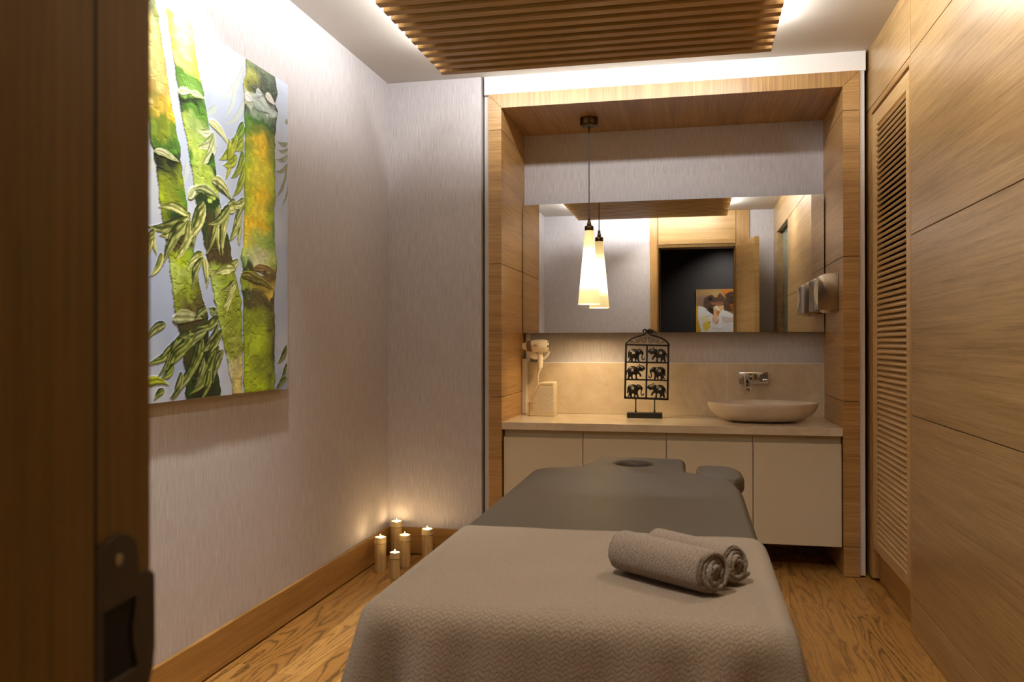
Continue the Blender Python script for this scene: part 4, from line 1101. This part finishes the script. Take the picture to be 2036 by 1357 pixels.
    # white dabs on the right stalk and pale collars at the nodes
    for p0, p1, wd_, c0_, c1_ in ((A(700, 620), A(750, 650), 0.045, (226, 230, 226), (250, 250, 248)), (A(745, 640), A(870, 730), 0.075, (176, 200, 192), (220, 232, 228)), (A(830, 610), A(895, 680), 0.035, (226, 224, 216), (246, 244, 240)), (A(770, 600), A(815, 610), 0.04, (190, 206, 206), (216, 226, 226)),
                                  (A(270, 590), A(370, 600), 0.030, (190, 204, 160), (236, 240, 220)), (A(350, 600), A(445, 640), 0.030, (180, 200, 140), (226, 234, 206)), (A(115, 970), A(285, 1050), 0.030, (150, 160, 100), (222, 226, 190)),
                                  (Bq(220, 770), Bq(400, 770), 0.050, (130, 140, 90), (190, 196, 150)), (Bq(700, 470), Bq(830, 480), 0.030, (110, 80, 40), (150, 120, 60)), (Bq(700, 505), Bq(770, 512), 0.016, (200, 206, 206), (226, 230, 230)), (Bq(630, 500), Bq(830, 600), 0.05, (70, 70, 24), (150, 146, 56))):
        R_.leaf(p0, p1, wd_, c0_, c1_, 0.95, 0.0020, 0.05)
    # leaves
    P1, P2 = (100, 114, 36), (226, 230, 156)
    Q1, Q2 = (44, 62, 20), (158, 176, 84)
    Y1, Y2 = (120, 140, 36), (190, 204, 80)
    W1, W2 = (150, 168, 104), (234, 238, 206)
    for a0, a1, wd_, c0_, c1_ in ((((480, 840)), (390, 825), 0.040, W1, W2), ((505, 855), (395, 945), 0.040, W1, W2), ((505, 865), (418, 1060), 0.046, W1, W2), ((470, 775), (598, 945), 0.046, (200, 208, 140), (240, 240, 206)),
                                  ((692, 790), (610, 900), 0.050, (70, 110, 36), (140, 176, 60)), ((650, 860), (535, 1025), 0.050, Y1, Y2), ((600, 890), (575, 1155), 0.046, (150, 160, 40), (206, 212, 80)), ((690, 890), (630, 960), 0.044, Y1, Y2), ((650, 1000), (560, 1060), 0.04, Y1, Y2), ((692, 980), (610, 1145), 0.046, (90, 124, 40), (170, 184, 66)),
                                  ((692, 1065), (620, 1265), 0.046, (110, 136, 40), (186, 196, 80)), ((485, 1165), (625, 1305), 0.060, Q1, P2), ((335, 1270), (480, 1225), 0.044, W1, W2), ((380, 1220), (540, 1290), 0.046, (70, 92, 44), (190, 200, 140)), ((500, 990), (455, 1060), 0.03, DGR, GRN), ((640, 1290), (560, 1340), 0.05, P1, P2)):
        R_.leaf(A(*a0), A(*a1), wd_, c0_, c1_)
    for i, (a0, a1, wd_) in enumerate((((330, 140), (65, 210), 0.060), ((320, 150), (130, 100), 0.040), ((315, 165), (140, 265), 0.060), ((300, 190), (165, 450), 0.055), ((330, 180), (235, 410), 0.055), ((110, 220), (128, 390), 0.030), ((110, 240), (48, 290), 0.032), ((95, 300), (75, 400), 0.03), ((160, 375), (85, 515), 0.034),
                                       ((405, 60), (345, 390), 0.050), ((415, 80), (300, 300), 0.046), ((500, 80), (505, 390), 0.044), ((480, 100), (415, 390), 0.044), ((560, 95), (520, 395), 0.046), ((625, 80), (555, 310), 0.046), ((650, 60), (600, 215), 0.042), ((650, 50), (570, 85), 0.036), ((630, 210), (620, 335), 0.026), ((560, 90), (430, 200), 0.05),
                                       ((405, 375), (305, 480), 0.044), ((400, 390), (425, 590), 0.046), ((395, 400), (335, 610), 0.042), ((615, 415), (435, 475), 0.046), ((600, 465), (450, 525), 0.040), ((590, 535), (505, 595), 0.032), ((600, 550), (540, 750), 0.040), ((570, 560), (520, 700), 0.034))):
        c = (P1, P2) if i % 3 else (Q1, (172, 182, 104))
        R_.leaf(Bq(*a0), Bq(*a1), wd_, c[0], c[1], bend=0.10*(-1 if i % 2 else 1))
    for i, (a0, a1, wd_) in enumerate((((180, 795), (52, 915), 0.036), ((310, 825), (65, 1040), 0.055), ((245, 890), (125, 1120), 0.044), ((390, 850), (160, 1140), 0.055), ((395, 870), (200, 1250), 0.060), ((400, 880), (295, 1130), 0.050), ((425, 700), (345, 790), 0.04), ((495, 760), (355, 815), 0.044), ((495, 800), (385, 970), 0.046), ((520, 830), (425, 1110), 0.050), ((500, 930), (365, 1110), 0.050), ((475, 960), (312, 1225), 0.056), ((525, 950), (460, 1160), 0.046), ((445, 1080), (395, 1240), 0.046), ((405, 1000), (350, 1180), 0.04),
                                       ((170, 1190), (108, 1258), 0.030), ((275, 1085), (215, 1258), 0.044), ((230, 1040), (140, 1130), 0.04), ((420, 830), (330, 930), 0.044), ((905, 925), (848, 1035), 0.034), ((905, 1035), (838, 1185), 0.034), ((905, 1120), (848, 1195), 0.034), ((330, 840), (260, 870), 0.036), ((480, 720), (440, 700), 0.03))):
        c = (Q1, Q2) if i % 2 else ((46, 60, 24), (158, 170, 104))
        R_.leaf(Bq(*a0), Bq(*a1), wd_, c[0], c[1], bend=0.10*(1 if i % 3 else -1))
    R_.leaf(Bq(45, 1165), Bq(200, 1168), 0.036, (110, 124, 20), (190, 204, 60))
    R_.h[0, :] = R_.h[-1, :] = 0; R_.h[:, 0] = R_.h[:, -1] = 0
    R_.mesh('painted_surface', lambda u_, v_, h_: np.stack([np.full_like(u_, XP-0.0008)+h_, u_, v_], 1), t, M['paint'])
bamboo_painting()

def corridor_painting():
    x0, x1, z0, z1 = 0.035, 0.66, 0.93, 1.778; Yp = -0.935
    t = thing('figure_painting', 'painting of a dark-haired figure in white on the corridor wall, seen in the mirror', 'painting', ((x0+x1)/2, -0.95, z0))
    obj('canvas', B(x0, x1, -0.949, Yp-0.001, z0, z1), 'canvas', t)
    R_ = Raster(x0, x1, z0, z1, 130, 176, (150, 118, 74))
    def q(a, b2):     # photo crop -> canvas
        return (x0+(a-172)/970*0.47, 1.778-(b2-195)/1045*0.524)
    def poly(pts, c, a=1.0): R_.blend(R_.poly_mask([q(*p) for p in pts])*(0.75+0.4*R_.nz3).clip(0, 1), srgb(c), a)
    poly([(172, 195), (1800, 195), (1800, 420), (172, 420)], (158, 122, 76)); poly([(750, 195), (1800, 195), (1800, 330), (850, 330)], (176, 104, 30))
    poly([(172, 600), (260, 600), (420, 1000), (420, 1700), (172, 1700)], (214, 166, 30)); poly([(300, 1080), (560, 1000), (620, 1700), (250, 1700)], (222, 190, 40))
    poly([(172, 380), (420, 330), (520, 600), (240, 600)], (140, 108, 90))
    poly([(880, 330), (1000, 260), (1800, 260), (1800, 760), (1100, 760), (930, 470)], (56, 34, 24))
    poly([(980, 560), (1300, 560), (1300, 830), (1060, 760)], (150, 84, 36))
    poly([(240, 600), (430, 640), (600, 800), (850, 690), (1150, 840), (1500, 1100), (1500, 1700), (420, 1700), (220, 900), (215, 700)], (232, 226, 220))
    poly([(280, 900), (420, 820), (520, 960), (380, 1040)], (232, 214, 160)); poly([(780, 850), (1150, 900), (1150, 1000), (850, 1020)], (206, 186, 170))
    poly([(330, 1040), (480, 960), (540, 1100), (430, 1240), (360, 1180)], (224, 194, 44))
    poly([(480, 990), (530, 985), (515, 1040)], (150, 60, 20))
    poly([(590, 640), (860, 590), (840, 700), (770, 740), (720, 880), (640, 1050), (560, 960), (590, 820)], (224, 176, 120))
    poly([(580, 610), (700, 600), (770, 700), (730, 720)], (232, 214, 190)); poly([(690, 720), (760, 740), (720, 860), (670, 760)], (196, 112, 50))
    poly([(350, 600), (370, 420), (470, 350), (600, 320), (760, 290), (880, 400), (980, 520), (1070, 740), (870, 720), (850, 580), (700, 560), (600, 640), (610, 830), (480, 740)], (80, 54, 40))
    poly([(450, 420), (560, 360), (580, 460), (500, 500)], (30, 22, 18)); poly([(500, 520), (800, 500), (880, 560), (600, 580)], (150, 96, 66))
    poly([(470, 640), (590, 660), (600, 800), (500, 750)], (44, 28, 22)); poly([(470, 280), (760, 260), (690, 400), (620, 380), (560, 310)], (168, 136, 76))
    poly([(640, 1050), (740, 900), (760, 860), (700, 1040)], (190, 104, 50))
    for a0, a1 in (((560, 1150), (760, 1190)), ((880, 950), (980, 1100)), ((420, 860), (560, 870)), ((700, 1240), (860, 1130))):
        R_.leaf(q(*a0), q(*a1), 0.02, (196, 170, 160), (224, 206, 200), 0.7, 0.0003)
    R_.mesh('painted_surface', lambda u_, v_, h_: np.stack([u_, np.full_like(u_, Yp)+h_*0.3, v_], 1), t, M['paint'])
    # seen from the room side (+y)
corridor_painting()
